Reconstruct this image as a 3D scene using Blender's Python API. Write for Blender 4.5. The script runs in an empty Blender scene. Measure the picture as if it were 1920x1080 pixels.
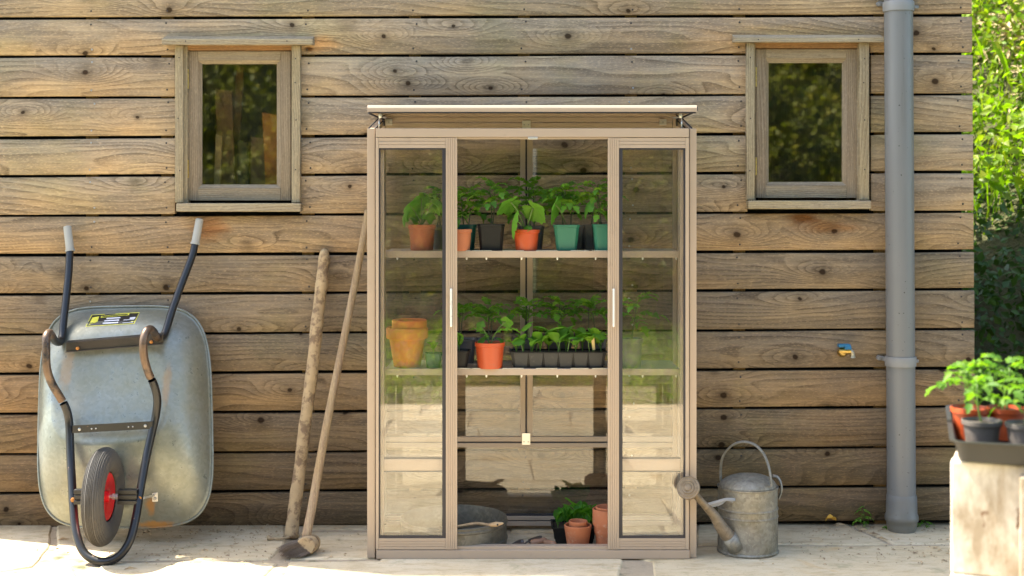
import bpy, math, random
import numpy as np
from mathutils import Vector, Matrix
from mathutils.bvhtree import BVHTree

random.seed(7)
rng = np.random.default_rng(11)
SC = bpy.context.scene
COL = SC.collection
R = math.radians

# ------------------------------------------------------------------ camera, sky, sun, exposure
CAM_Y, CAM_Z, F, CX, HZ = -5.52, 1.336, 2500.0, 960.0, 380.0
cd = bpy.data.cameras.new("camera"); cam = bpy.data.objects.new("camera", cd); COL.objects.link(cam)
cam.location = (0, CAM_Y, CAM_Z); cam.rotation_euler = (R(90), 0, 0)
cd.sensor_width = 36; cd.lens = F / 1920 * 36; cd.shift_y = -(540 - HZ) / 1920
cd.clip_end = 500; cd.clip_start = 0.05
cd.dof.use_dof = True; cd.dof.focus_distance = 5.1; cd.dof.aperture_fstop = 2.8
SC.camera = cam

SUN_EL, SUN_AZ = R(57), R(-72)          # azimuth measured from +Y, clockwise seen from above
sun_dir = Vector((math.sin(SUN_AZ) * math.cos(SUN_EL), math.cos(SUN_AZ) * math.cos(SUN_EL), math.sin(SUN_EL)))
w = bpy.data.worlds.new("World"); SC.world = w; w.use_nodes = True
wn = w.node_tree.nodes; wl = w.node_tree.links; wn.clear()
sky = wn.new('ShaderNodeTexSky'); sky.sky_type = 'NISHITA'; sky.sun_disc = False
sky.sun_elevation = SUN_EL; sky.sun_rotation = SUN_AZ; sky.air_density = 1.0; sky.dust_density = 2.5; sky.ozone_density = 1.0
bg = wn.new('ShaderNodeBackground'); bg.inputs[1].default_value = 0.15
wo = wn.new('ShaderNodeOutputWorld'); wl.new(sky.outputs[0], bg.inputs[0]); wl.new(bg.outputs[0], wo.inputs[0])
sl = bpy.data.lights.new("sun", 'SUN'); so = bpy.data.objects.new("sun", sl); COL.objects.link(so)
sl.energy = 4.6; sl.angle = R(0.53); sl.color = (1.0, 0.94, 0.85)
so.rotation_euler = sun_dir.to_track_quat('Z', 'Y').to_euler(); so.location = (-6, 3, 9)
SC.view_settings.view_transform = 'Standard'; SC.view_settings.look = 'None'
SC.view_settings.exposure = 2.05; SC.view_settings.use_white_balance = True; SC.view_settings.white_balance_temperature = 6750; SC.view_settings.white_balance_tint = 6

SC.view_settings.gamma = 1; SC.view_settings.use_curve_mapping = False
SC.render.engine = 'CYCLES'
SC.cycles.use_denoising = True
SC.cycles.max_bounces = 10; SC.cycles.diffuse_bounces = 5; SC.cycles.glossy_bounces = 5
SC.cycles.transparent_max_bounces = 32; SC.cycles.transmission_bounces = 6
SC.cycles.sample_clamp_indirect = 8

# pixel of the photograph + distance from the wall -> point in the world (metres; wall face at y = 0)
def D(Y): return Y - CAM_Y
def X(px, Y): return (px - CX) * D(Y) / F
def Z(py, Y): return CAM_Z - (py - HZ) * D(Y) / F
def P(px, py, Y): return Vector((X(px, Y), Y, Z(py, Y)))
def S(px, Y): return px * D(Y) / F

# ------------------------------------------------------------------ objects
WLOC = {}
def _link(o, parent, loc):
    COL.objects.link(o)
    pl = WLOC[parent.name] if parent else Vector((0, 0, 0))
    o.parent = parent; o.location = Vector(loc) - pl
    WLOC[o.name] = Vector(loc)
def thing(name, label, cat, loc=(0, 0, 0), group=None, kind=None):
    o = bpy.data.objects.new(name, None); o.empty_display_size = 0.05
    _link(o, None, loc)
    if label: o['label'] = label
    if cat: o['category'] = cat
    if group: o['group'] = group
    if kind: o['kind'] = kind
    return o
def tag(o, label=None, cat=None, group=None, kind=None):
    if label: o['label'] = label
    if cat: o['category'] = cat
    if group: o['group'] = group
    if kind: o['kind'] = kind
    return o
def copy_tree(src, parent=None):
    c = src.copy(); COL.objects.link(c); c.parent = parent
    WLOC[c.name] = WLOC[src.name].copy()
    for ch in [o for o in src.children]: copy_tree(ch, c)
    return c

class G:
    """collects vertices and faces in world coordinates"""
    def __init__(s): s.v = []; s.f = []
    def add(s, vs, fs):
        n = len(s.v); s.v += [tuple(v) for v in vs]; s.f += [tuple(i + n for i in f) for f in fs]; return s
    def box(s, x0, x1, y0, y1, z0, z1):
        if x0 > x1: x0, x1 = x1, x0
        if y0 > y1: y0, y1 = y1, y0
        if z0 > z1: z0, z1 = z1, z0
        return s.add([(x0,y0,z0),(x1,y0,z0),(x1,y1,z0),(x0,y1,z0),(x0,y0,z1),(x1,y0,z1),(x1,y1,z1),(x0,y1,z1)],
                     [(0,3,2,1),(4,5,6,7),(0,1,5,4),(1,2,6,5),(2,3,7,6),(3,0,4,7)])
    def prism(s, poly, d, rev=False):
        """poly: list of 3-D points, extruded by vector d"""
        n = len(poly); d = Vector(d)
        a = [Vector(p) for p in poly]; b = [p + d for p in a]
        fs = [tuple(range(n))[::-1], tuple(range(n, 2*n))] + [(i, (i+1) % n, n+(i+1) % n, n+i) for i in range(n)]
        return s.add(a + b, fs)
    def lathe(s, prof, c=(0,0,0), axis='Z', n=32, fn=None, caps=True):
        """prof: (radius, height) pairs; fn(theta, i) -> radius factor"""
        c = Vector(c); vs = []; fs = []
        for i, (r, h) in enumerate(prof):
            for k in range(n):
                t = 2*math.pi*k/n; q = r*(fn(t, i) if fn else 1)
                a, b = q*math.cos(t), q*math.sin(t)
                p = (a, b, h) if axis == 'Z' else ((h, a, b) if axis == 'X' else (b, h, a))
                vs.append(c + Vector(p))
        for i in range(len(prof)-1):
            for k in range(n):
                k2 = (k+1) % n
                fs.append((i*n+k, i*n+k2, (i+1)*n+k2, (i+1)*n+k))
        if caps:
            fs.append(tuple(range(n))[::-1]); m = (len(prof)-1)*n; fs.append(tuple(range(m, m+n)))
        return s.add(vs, fs)
    def tube(s, pts, r, n=10, caps=True):
        pts = [Vector(p) for p in pts]; m = len(pts)
        rr = r if isinstance(r, (list, tuple)) else [r]*m
        vs = []; fs = []; up = None
        for i, p in enumerate(pts):
            t = (pts[min(i+1, m-1)] - pts[max(i-1, 0)]).normalized()
            if up is None:
                up = Vector((0,0,1)) if abs(t.z) < .9 else Vector((0,1,0))
            a = t.cross(up)
            if a.length < 1e-5: a = t.cross(Vector((1,0.1,0)))
            a.normalize(); b = a.cross(t).normalized(); up = b
            for k in range(n):
                q = 2*math.pi*k/n
                vs.append(p + (a*math.cos(q) + b*math.sin(q))*rr[i])
        for i in range(m-1):
            for k in range(n):
                k2 = (k+1) % n; fs.append((i*n+k, i*n+k2, (i+1)*n+k2, (i+1)*n+k))
        if caps: fs.append(tuple(range(n))[::-1]); fs.append(tuple(range((m-1)*n, m*n)))
        return s.add(vs, fs)
    def grid(s, rows, close=False, flip=False):
        nr = len(rows); nc = len(rows[0]); vs = [p for r in rows for p in r]; fs = []
        for i in range(nr-1):
            for k in range(nc if close else nc-1):
                k2 = (k+1) % nc; f = (i*nc+k, i*nc+k2, (i+1)*nc+k2, (i+1)*nc+k)
                fs.append(f[::-1] if flip else f)
        return s.add(vs, fs)

def spline(pts, n=6):
    pts = [Vector(p) for p in pts]; q = [pts[0]*2-pts[1]] + pts + [pts[-1]*2-pts[-2]]; out = []
    for i in range(1, len(q)-2):
        for k in range(n):
            t = k/n; a, b, c, d = q[i-1], q[i], q[i+1], q[i+2]
            out.append(.5*((2*b) + (c-a)*t + (2*a-5*b+4*c-d)*t*t + (3*b-a-3*c+d)*t**3))
    out.append(pts[-1]); return out

def build(name, g, mat, parent=None, loc=None, smooth=False, bevel=0, seg=2, sub=0, auto=None):
    """link the shapes of g as ONE mesh object, its origin at its parent's base (or loc)"""
    if loc is None: loc = WLOC[parent.name] if parent else (0, 0, 0)
    L = Vector(loc)
    me = bpy.data.meshes.new(name); me.from_pydata([tuple(Vector(v)-L) for v in g.v], [], g.f); me.update()
    for m in (mat if isinstance(mat, (list, tuple)) else [mat]): me.materials.append(m)
    if smooth or auto:
        me.polygons.foreach_set('use_smooth', [True]*len(me.polygons))
        if auto: me.set_sharp_from_angle(angle=R(auto))
    o = bpy.data.objects.new(name, me); _link(o, parent, loc)
    if bevel:
        b = o.modifiers.new('bevel', 'BEVEL'); b.width = bevel; b.segments = seg; b.limit_method = 'ANGLE'; b.angle_limit = R(40)
    if sub:
        b = o.modifiers.new('sub', 'SUBSURF'); b.levels = sub; b.render_levels = sub
    return o

# ------------------------------------------------------------------ materials
class T:
    def __init__(s, name):
        s.m = bpy.data.materials.new(name); s.m.use_nodes = True; s.t = s.m.node_tree; s.t.nodes.clear()
        s.out = s.t.nodes.new('ShaderNodeOutputMaterial')
    def n(s, typ, ins=None, out=0, **props):
        nd = s.t.nodes.new(typ)
        for k, v in props.items(): setattr(nd, k, v)
        if ins:
            for k, v in ins.items():
                sk = nd.inputs[k]
                if isinstance(v, bpy.types.NodeSocket): s.t.links.new(v, sk)
                else:
                    if sk.type == 'RGBA' and len(v) == 3: v = (*v, 1)
                    sk.default_value = v
        return nd.outputs[out]
    def math(s, op, a, b=0.0, c=0.0, clamp=False):
        return s.n('ShaderNodeMath', {0: a, 1: b, 2: c}, operation=op, use_clamp=clamp)
    def vmath(s, op, a, b=(0,0,0)):
        return s.n('ShaderNodeVectorMath', {0: a, 1: b}, operation=op)
    def scale(s, v, xyz): return s.n('ShaderNodeMapping', {'Vector': v, 'Scale': xyz})
    def noise(s, v, sc=5, det=4, rough=.55, dist=0, out=0, dim='3D'):
        return s.n('ShaderNodeTexNoise', {'Vector': v, 'Scale': sc, 'Detail': det, 'Roughness': rough, 'Distortion': dist}, out=out, noise_dimensions=dim)
    def ramp(s, f, stops):
        nd = s.t.nodes.new('ShaderNodeValToRGB'); s.t.links.new(f, nd.inputs[0]); e = nd.color_ramp.elements
        while len(e) < len(stops): e.new(.5)
        for el, (p, c) in zip(e, stops):
            el.position = p; el.color = (c, c, c, 1) if isinstance(c, (int, float)) else (*c, 1)
        return nd.outputs[0]
    def mix(s, f, a, b, bt='MIX'):
        nd = s.t.nodes.new('ShaderNodeMix'); nd.data_type = 'RGBA'; nd.blend_type = bt; nd.clamp_result = False
        for sk, v in ((nd.inputs[0], f), (nd.inputs[6], a), (nd.inputs[7], b)):
            if isinstance(v, bpy.types.NodeSocket): s.t.links.new(v, sk)
            elif sk.type == 'RGBA': sk.default_value = (*v, 1) if len(v) == 3 else v
            else: sk.default_value = v
        return nd.outputs[2]
    def mapr(s, v, a, b, c, d): return s.n('ShaderNodeMapRange', {0: v, 1: a, 2: b, 3: c, 4: d})
    def obj(s): return s.n('ShaderNodeTexCoord', out=3)
    def pos(s): return s.n('ShaderNodeNewGeometry', out=0)
    def rnd(s): return s.n('ShaderNodeObjectInfo', out=5)
    def island(s): return s.n('ShaderNodeNewGeometry', out=8)
    def attr(s, name): return s.n('ShaderNodeAttribute', out=2, attribute_name=name, attribute_type='OBJECT')
    def bump(s, h, st=.3, d=.01): return s.n('ShaderNodeBump', {'Height': h, 'Strength': st, 'Distance': d})
    def bsdf(s, col, rough=.6, metal=0.0, spec=.5, normal=None, **kw):
        ins = {'Base Color': col, 'Roughness': rough, 'Metallic': metal, 'Specular IOR Level': spec}
        if normal is not None: ins['Normal'] = normal
        ins.update(kw); return s.n('ShaderNodeBsdfPrincipled', ins)
    def done(s, sh): s.t.links.new(sh, s.out.inputs[0]); return s.m

def wood(name, c_early, c_late, c_grey, grey=.5, rings=75., horiz=True, knots=True, fine=1.0, stains=None, rough=.8, tone=False):
    t = T(name); o = t.obj(); r = t.rnd()
    off = t.n('ShaderNodeCombineXYZ', {0: t.math('MULTIPLY', r, 61.7), 1: t.math('MULTIPLY', r, 37.3), 2: t.math('MULTIPLY', r, 23.1)})
    if not horiz:
        sp = t.n('ShaderNodeSeparateXYZ', {0: o}); nd = sp.node
        o = t.n('ShaderNodeCombineXYZ', {0: nd.outputs[2], 1: nd.outputs[1], 2: nd.outputs[0]})
    p = t.vmath('ADD', o, off)
    s0 = t.n('ShaderNodeSeparateXYZ', {0: p}).node; px, pz = s0.outputs[0], s0.outputs[2]
    flat = t.n('ShaderNodeCombineXYZ', {0: px, 1: t.math('MULTIPLY', s0.outputs[1], .3), 2: pz})
    warp = t.noise(t.scale(flat, (.75, 1, 4.0)), 1.0, 1.2, .4)
    warp2 = t.noise(t.scale(flat, (4, 1, 16)), 1.0, 2, .5)
    v = t.math('MULTIPLY', pz, rings)
    v = t.math('ADD', v, t.math('MULTIPLY', warp, 15.0)); v = t.math('ADD', v, t.math('MULTIPLY', warp2, .7))
    if knots:
        k2 = t.n('ShaderNodeCombineXYZ', {0: t.math('MULTIPLY', px, 2.6), 1: t.math('MULTIPLY', pz, 8.5)})
        jit = t.noise(t.scale(flat, (14, 1, 30)), 1.0, 2, .6, out=1)
        k2j = t.vmath('ADD', k2, t.vmath('MULTIPLY', t.vmath('SUBTRACT', jit, (.5, .5, .5)), (.05, .07, 0)))
        vo = t.n('ShaderNodeTexVoronoi', {'Vector': k2j, 'Scale': 1.0, 'Randomness': 1.0}, voronoi_dimensions='2D').node
        d = vo.outputs[0]; kc = t.n('ShaderNodeSeparateColor', {0: vo.outputs[1]}).node
        dl = t.vmath('DIVIDE', t.vmath('SUBTRACT', k2j, vo.outputs[2]), (2.6, 8.5, 1e6)); dm = t.n('ShaderNodeVectorMath', {0: t.vmath('MULTIPLY', dl, (.85, 1.0, 0))}, operation='LENGTH', out=1)
        gate = t.math('GREATER_THAN', kc.outputs[0], .52); dm = t.math('DIVIDE', dm, t.mapr(kc.outputs[2], 0, 1, .5, 1.2))
        amp = t.math('MULTIPLY', gate, t.mapr(kc.outputs[1], 0, 1, 2.5, 7.0))
        bumpk = t.math('EXPONENT', t.math('MULTIPLY', t.math('MULTIPLY', d, d), -9.0))
        v = t.math('ADD', v, t.math('MULTIPLY', bumpk, amp))
    fr = t.math('FRACT', v)
    late = t.math('MULTIPLY', t.math('POWER', fr, 3.6), t.mapr(fr, .93, 1.0, 1.0, 0.0))
    faden = t.noise(t.scale(flat, (2.2, 1, 9)), 1.0, 3, .6)
    late = t.math('MULTIPLY', late, t.mapr(faden, .38, .60, .15, 1.0))
    fib = t.noise(t.scale(flat, (11, 30, 420)), 1.0, 3, .6)
    saw = t.noise(t.scale(flat, (70, 30, 260)), 1.0, 2, .6)
    blot = t.noise(t.scale(flat, (2.4, 1, 9)), 1.0, 5, .62)
    blot2 = t.noise(t.scale(p, (3.3, 3, 4.5)), 1.0, 4, .6)
    base = t.mix(t.ramp(blot2, [(.36, 0.), (.64, 1.)]), c_early, tuple(x*.80 for x in c_early))
    gf = t.ramp(blot, [(.5 - .42*grey - .05, 1.), (.72 - .2*grey + .12, 0.)]) if False else t.math('MULTIPLY', t.ramp(blot, [(.36, 0.), (.56, 1.)]), min(1, grey*1.5))
    base = t.mix(gf, base, c_grey)
    base = t.mix(t.math('MULTIPLY', t.mapr(fr, .1, .95, 0, 1), .16), base, c_late)
    base = t.mix(t.math('MULTIPLY', late, .72), base, c_late)
    base = t.mix(t.math('MULTIPLY', t.mapr(fib, .35, .68, 1.0, 0.0), .24*fine), base, tuple(x*.55 for x in c_late))
    strk = t.noise(t.scale(flat, (1.6, 1, 62)), 1.0, 3, .6)
    base = t.mix(t.math('MULTIPLY', t.mapr(strk, .42, .68, 0.0, 1.0), .20*fine), base, tuple(x*1.3 for x in c_late))
    base = t.mix(t.math('MULTIPLY', t.mapr(strk, .30, .48, 1.0, 0.0), .25), base, tuple(min(1, x*1.25) for x in c_early))
    base = t.mix(t.math('MULTIPLY', t.mapr(saw, .52, .72, 0, 1), .32), base, tuple(min(1, x*1.45) for x in c_early))
    if knots:
        core = t.math('MULTIPLY', t.ramp(dm, [(.0085, 1.), (.0125, 0.)]), t.math('GREATER_THAN', kc.outputs[0], .64))
        halo = t.math('MULTIPLY', t.ramp(dm, [(.010, 1.), (.045, 0.)]), gate)
        base = t.mix(t.math('MULTIPLY', halo, .38), base, tuple(x*.7 for x in c_late))
        base = t.mix(t.math('MULTIPLY', core, .92), base, (.028, .017, .010))
    base = t.mix(t.math('MULTIPLY', t.mapr(t.noise(t.scale(flat, (16, 8, 60)), 1, 4, .75), .56, .8, 0, 1), .55), base, (.07, .05, .03))
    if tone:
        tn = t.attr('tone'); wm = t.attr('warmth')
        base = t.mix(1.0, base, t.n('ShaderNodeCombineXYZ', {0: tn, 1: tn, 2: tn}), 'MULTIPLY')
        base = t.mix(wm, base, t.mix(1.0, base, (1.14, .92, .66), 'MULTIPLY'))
        ps = t.pos()
        base = t.mix(t.math('MULTIPLY', t.ramp(t.noise(ps, 1.3, 3, .6), [(.5, 0.), (.66, 1.)]), .30), base, t.mix(1.0, base, (1.22, .95, .70), 'MULTIPLY'))
        gm = t.math('MULTIPLY', t.ramp(t.noise(ps, 1.7, 4, .6, .3), [(.52, 0.), (.7, 1.)]), .45)
        base = t.mix(gm, base, t.mix(1.0, base, (.78, .92, .66), 'MULTIPLY'))
        for (c, rx, rz, col, st) in (stains or []):
            dv = t.vmath('DIVIDE', t.vmath('SUBTRACT', ps, c), (rx, 1, rz))
            ln = t.n('ShaderNodeVectorMath', {0: dv}, operation='LENGTH', out=1)
            ln = t.math('ADD', ln, t.math('MULTIPLY', t.math('SUBTRACT', t.noise(t.scale(ps, (6, 1, 22)), 1, 4, .6), .5), 1.3))
            base = t.mix(t.math('MULTIPLY', t.ramp(ln, [(.35, 1.), (1.0, 0.)]), st), base, t.mix(1.0, base, col, 'MULTIPLY'))
    h = t.math('ADD', t.math('MULTIPLY', fib, .6), t.math('MULTIPLY', late, .5))
    return t.done(t.bsdf(base, rough, spec=.08, normal=t.bump(h, .6, .004)))

def plain(name, col, rough=.5, metal=0., spec=.5, var=.12, vs=12, bump=0., bs=60, dirt=None, coat=0., dirts=7, dth=(.5, .7), pores=None):
    t = T(name); p = t.pos(); n = t.noise(p, vs, 5, .6)
    c = t.mix(n, tuple(x*(1-var) for x in col), tuple(min(1, x*(1+var)) for x in col))
    if dirt is not None:
        c = t.mix(t.math('MULTIPLY', t.ramp(t.noise(p, dirts, 6, .65), [(dth[0], 0.), (dth[1], 1.)]), .8), c, dirt)
    kw = {}
    if coat: kw['Coat Weight'] = coat
    rg = t.mapr(t.noise(p, vs*2, 4, .6), .2, .8, max(.02, rough-.08), min(1, rough+.08))
    nm = t.bump(t.noise(p, bs, 5, .6), bump, .002) if bump else None
    return t.done(t.bsdf(c, rg, metal, spec, nm, **kw))

def leafmat(name, cols, trans=.45, rough=.42, island=True, veins=0):
    t = T(name)
    f = t.math('FRACT', t.math('ADD', t.math('MULTIPLY', t.island(), .999), t.math('MULTIPLY', t.rnd(), 3.7))) if island else t.rnd()
    c = t.ramp(f, [((i+.0)/(max(1, len(cols)-1)), cl) for i, cl in enumerate(cols)])
    c = t.mix(t.math('MULTIPLY', t.noise(t.pos(), 55, 3, .6), .45), c, tuple(x*.45 for x in cols[0]))
    b = t.bsdf(c, rough+.08, spec=.22)
    c2 = t.mix(1.0, c, (1.5, 1.7, .7), 'MULTIPLY')
    tr = t.n('ShaderNodeBsdfTranslucent', {'Color': c2})
    return t.done(t.n('ShaderNodeMixShader', {0: trans, 1: b, 2: tr}))

def glassmat(name, tint=(.985, .985, .978), rough=0.0, wav=0.0, k=.04, dust=.02):
    t = T(name); g = t.n('ShaderNodeNewGeometry').node
    nm = t.bump(t.noise(t.pos(), 3.0, 2, .5), wav, .01) if wav else None
    dp = t.math('ABSOLUTE', t.n('ShaderNodeVectorMath', {0: g.outputs[1], 1: g.outputs[4]}, operation='DOT_PRODUCT', out=1))
    fr = t.math('ADD', t.math('MULTIPLY', t.math('POWER', t.math('SUBTRACT', 1.0, dp), 5.0), 1-k), k, clamp=True)
    gi = {'Color': (1, 1, 1, 1), 'Roughness': rough}
    if nm is not None: gi['Normal'] = nm
    gl = t.n('ShaderNodeBsdfAnisotropic', gi)
    tp = t.n('ShaderNodeBsdfTransparent', {'Color': (*tint, 1)})
    sh = t.n('ShaderNodeMixShader', {0: fr, 1: tp, 2: gl})
    if dust:
        df = t.n('ShaderNodeBsdfDiffuse', {'Color': (.6, .56, .48, 1)})
        dn = t.math('MULTIPLY', t.math('ADD', t.mapr(t.noise(t.pos(), 6, 5, .65), .35, .8, 0, 1), t.math('MULTIPLY', t.math('GREATER_THAN', t.noise(t.pos(), 90, 2, .5), .745), 6.0)), dust)
        sh = t.n('ShaderNodeMixShader', {0: dn, 1: sh, 2: df})
    return t.done(sh)

M = {}
STAINS = [((X(1505, 0), 0, Z(408, 0)), .085, .03, (.55, .30, .12), .9), ((X(1545, 0), 0, Z(425, 0)), .16, .04, (.85, .55, .32), .8),
          ((X(395, 0), 0, Z(430, 0)), .10, .06, (.9, .55, .33), .8), ((X(600, 0), 0, Z(80, 0)), .10, .05, (1.35, 1.0, .72), .8),
          ((X(1510, 0), 0, Z(60, 0)), .45, .045, (1.25, 1.1, .8), .7), ((X(580, 0), 0, Z(92, 0)), .02, .014, (.3, .2, .12), .9),
          ((X(1300, 0), 0, Z(800, 0)), .2, .2, (.8, .8, .7), .5), ((X(1500, 0), 0, Z(960, 0)), .8, .05, (.7, .75, .6), .5), ((X(300, 0), 0, Z(960, 0)), .8, .05, (.75, .72, .68), .5)]
M['clad'] = wood('weathered_cladding', (.46, .345, .215), (.050, .034, .022), (.275, .228, .175), .6, rings=40., stains=STAINS, tone=True)
M['trim'] = wood('window_trim_wood', (.43, .35, .22), (.14, .10, .06), (.36, .31, .23), .5, rings=90, knots=False)
M['trimv'] = wood('window_trim_wood_upright', (.40, .325, .20), (.14, .10, .06), (.33, .28, .20), .5, rings=90, knots=False, horiz=False)
M['trimn'] = wood('window_reveal_wood', (.40, .22, .10), (.20, .10, .045), (.26, .17, .10), .4, rings=90, knots=False)
M['sash'] = wood('sash_wood', (.36, .29, .195), (.12, .08, .055), (.34, .285, .205), .6, rings=120, knots=False)
M['sashv'] = wood('sash_wood_upright', (.31, .245, .165), (.11, .075, .05), (.29, .235, .17), .6, rings=120, knots=False, horiz=False)
M['batten'] = wood('batten_wood', (.34, .20, .08), (.16, .09, .04), (.22, .15, .08), .4, knots=False, horiz=False)
M['pole'] = wood('pole_wood', (.44, .32, .17), (.20, .12, .07), (.34, .27, .20), .5, rings=160, knots=False, horiz=False, fine=1.4)
M['bark'] = plain('peeled_pole', (.40, .29, .165), .85, var=.45, vs=22, bump=.9, bs=45, dirt=(.13, .08, .05), dirts=26, dth=(.48, .6))
M['orangewood'] = plain('orange_board', (.42, .15, .025), .6, var=.25, vs=14)
M['toolwood'] = plain('turned_tool_wood', (.48, .33, .18), .55, var=.2, vs=30, dirt=(.25, .15, .08), dirts=20)
M['dark'] = plain('dark_lining', (.012, .011, .010), .95)
M['brass'] = plain('brass', (.55, .38, .12), .38, 1.0, dirt=(.2, .14, .07), dirts=40)
M['screw'] = plain('weathered_screw', (.06, .05, .045), .7, .3)
M['screwlight'] = plain('zinc_screw', (.42, .42, .42), .4, .8)
M['alu'] = plain('beige_powder_coat', (.37, .285, .210), .42, var=.05, vs=5, bump=.05, bs=300, dirt=(.24, .19, .14), dirts=14, dth=(.60, .85))
M['gasket'] = plain('black_rubber_seal', (.022, .020, .026), .5)
M['steel'] = plain('bare_aluminium', (.66, .64, .60), .32, .75, var=.1)
M['satin'] = plain('satin_handle', (.72, .70, .66), .3, .2, var=.05)
M['glass'] = glassmat('clear_glass', k=.048, dust=.010)
M['winglass'] = glassmat('old_window_glass', (.88, .88, .80), .022, .02, k=.17, dust=.018)
M['galv'] = None
# ------------------------------------------------------------------ more materials
def galv(name, base=(.47, .50, .48), rust=.0, sp=1., rough=.42, metal=.75, spots=None, dull=.5):
    t = T(name); p = t.pos()
    vo = t.n('ShaderNodeTexVoronoi', {'Vector': t.vmath('ADD', p, t.vmath('MULTIPLY', t.noise(p, 30, 2, .5, out=1), (.02, .02, .02))), 'Scale': 85.0}).node
    v = t.n('ShaderNodeSeparateColor', {0: vo.outputs[1]}).node.outputs[0]
    c = t.mix(v, tuple(x*(1-.20*sp) for x in base), tuple(x*(1+.14*sp) for x in base))
    c = t.mix(t.ramp(t.noise(p, 5, 5, .6), [(.35, 0.), (.7, 1.)]), c, t.mix(1.0, c, (.96, .88, .70), 'MULTIPLY'))
    if dull: c = t.mix(t.math('MULTIPLY', t.ramp(t.noise(p, 14, 6, .7), [(.45, 0.), (.7, 1.)]), dull), c, t.mix(1.0, c, (.62, .56, .46), 'MULTIPLY'))
    mt = metal
    for (cc, rx, rz, st) in (spots or []):
        dv = t.vmath('DIVIDE', t.vmath('SUBTRACT', p, cc), (rx, 3, rz))
        ln = t.n('ShaderNodeVectorMath', {0: dv}, operation='LENGTH', out=1)
        ln = t.math('ADD', ln, t.math('MULTIPLY', t.math('SUBTRACT', t.noise(t.scale(p, (28, 28, 14)), 1, 5, .7), .5), 1.6))
        f = t.math('MULTIPLY', t.ramp(ln, [(.45, 1.), (.95, 0.)]), st)
        c = t.mix(f, c, (.42, .20, .045)); mt = t.math('MULTIPLY', t.math('SUBTRACT', 1.0, f), mt)
    rg = t.mapr(t.noise(p, 40, 4, .6), .25, .75, rough-.1, rough+.12)
    return t.done(t.bsdf(c, rg, mt, normal=t.bump(t.noise(p, 16, 4, .5), .25, .004)))
M['tray'] = galv('barrow_galvanised', (.25, .272, .255), metal=.42, rough=.34, dull=.22, sp=.5,
                 spots=[((X(300, -.25), -.25, Z(978, -.25)), .10, .022, .9), ((X(292, -.25), -.25, Z(940, -.25)), .022, .05, .8), ((X(310, -.3), -.3, Z(720, -.3)), .022, .10, .35), ((X(118, -.3), -.3, Z(690, -.3)), .03, .10, .3)])
M['can'] = galv('old_zinc', (.25, .24, .21), metal=.45, rough=.55, dull=.7)
M['rose'] = galv('spout_zinc', (.21, .17, .125), metal=.4, rough=.6, dull=.8)
M['sieve'] = galv('sieve_zinc', (.15, .14, .115), metal=.5, rough=.55, dull=.7)
t = T('worn_black_paint'); p = t.pos()
wear = t.math('MAXIMUM', t.ramp(t.noise(p, 28, 6, .72), [(.66, 0.), (.72, 1.)]), t.math('MULTIPLY', t.attr('wear'), t.ramp(t.noise(p, 9, 4, .6), [(.30, 0.), (.5, 1.)])))
c = t.mix(wear, (.010, .010, .011), t.mix(t.noise(p, 60, 4, .7), (.22, .12, .07), (.34, .24, .17)))
M['blackpaint'] = t.done(t.bsdf(c, t.mapr(wear, 0, 1, .33, .55), t.math('MULTIPLY', wear, .5), normal=t.bump(wear, .3, .001)))
t = T('footworn_tube'); p = t.pos()
c = t.mix(t.noise(p, 30, 5, .7), (.075, .042, .026), (.22, .155, .11)); c = t.mix(t.ramp(t.noise(p, 12, 5, .7), [(.5, 0.), (.62, 1.)]), c, (.03, .03, .035))
M['worntube'] = t.done(t.bsdf(c, .42, .55))
M['rust'] = plain('rusty_bolt', (.42, .17, .035), .8, var=.4, vs=90)
M['grip'] = plain('grey_rubber_grip', (.33, .33, .31), .6, var=.06)
M['tyre'] = plain('tyre_rubber', (.085, .078, .070), .62, var=.3, vs=30, dirt=(.22, .17, .11), dirts=18, dth=(.6, .75), bump=.2)
M['red'] = plain('red_paint', (.62, .012, .018), .35, var=.15)
t = T('grey_pvc'); p = t.pos()
c = t.mix(t.noise(t.scale(p, (14, 14, .7)), 1, 5, .6), (.135, .140, .144), (.185, .187, .187))
c = t.mix(t.math('MULTIPLY', t.ramp(t.noise(t.scale(p, (30, 30, 1.6)), 1, 5, .7), [(.55, 0.), (.72, 1.)]), .45), c, (.12, .115, .10))
c = t.mix(t.math('GREATER_THAN', t.noise(p, 75, 2, .5), .73), c, (.05, .045, .035))
sz = t.n('ShaderNodeSeparateXYZ', {0: p}).node.outputs[2]
c = t.mix(t.math('MULTIPLY', t.mapr(t.math('ADD', sz, t.math('MULTIPLY', t.noise(p, 30, 5, .7), .16)), .06, .22, 1.0, 0.0), .7), c, (.16, .14, .09))
M['pvc'] = t.done(t.bsdf(c, t.mapr(t.noise(p, 20, 4, .6), .3, .7, .28, .45)))
M['clip'] = plain('grey_plastic_clip', (.22, .223, .225), .45, var=.05)
M['blue'] = plain('blue_lever', (.01, .13, .26), .45, var=.2)
M['nickel'] = plain('dull_nickel', (.40, .37, .30), .45, .8, dirt=(.2, .17, .1), dirts=60)
M['terra'] = plain('terracotta', (.43, .145, .062), .8, var=.18, vs=18, bump=.15, bs=150, dirt=(.52, .36, .25), dirts=16, dth=(.58, .75))
M['terrao'] = plain('old_terracotta', (.50, .15, .035), .8, var=.1, vs=10, bump=.2, bs=120, dirt=(.40, .16, .06), dirts=10, dth=(.5, .7))
M['orange'] = plain('orange_plastic', (.44, .068, .018), .42, var=.1, vs=10, dirt=(.30, .10, .05), dirts=22, dth=(.6, .75))
M['brownpot'] = plain('brown_plastic', (.34, .085, .032), .45, var=.12, dirt=(.25, .10, .06), dirts=12)
M['greenpot'] = plain('green_plastic', (.02, .135, .085), .42, var=.1, dirt=(.10, .20, .14), dirts=18, dth=(.62, .78))
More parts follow.
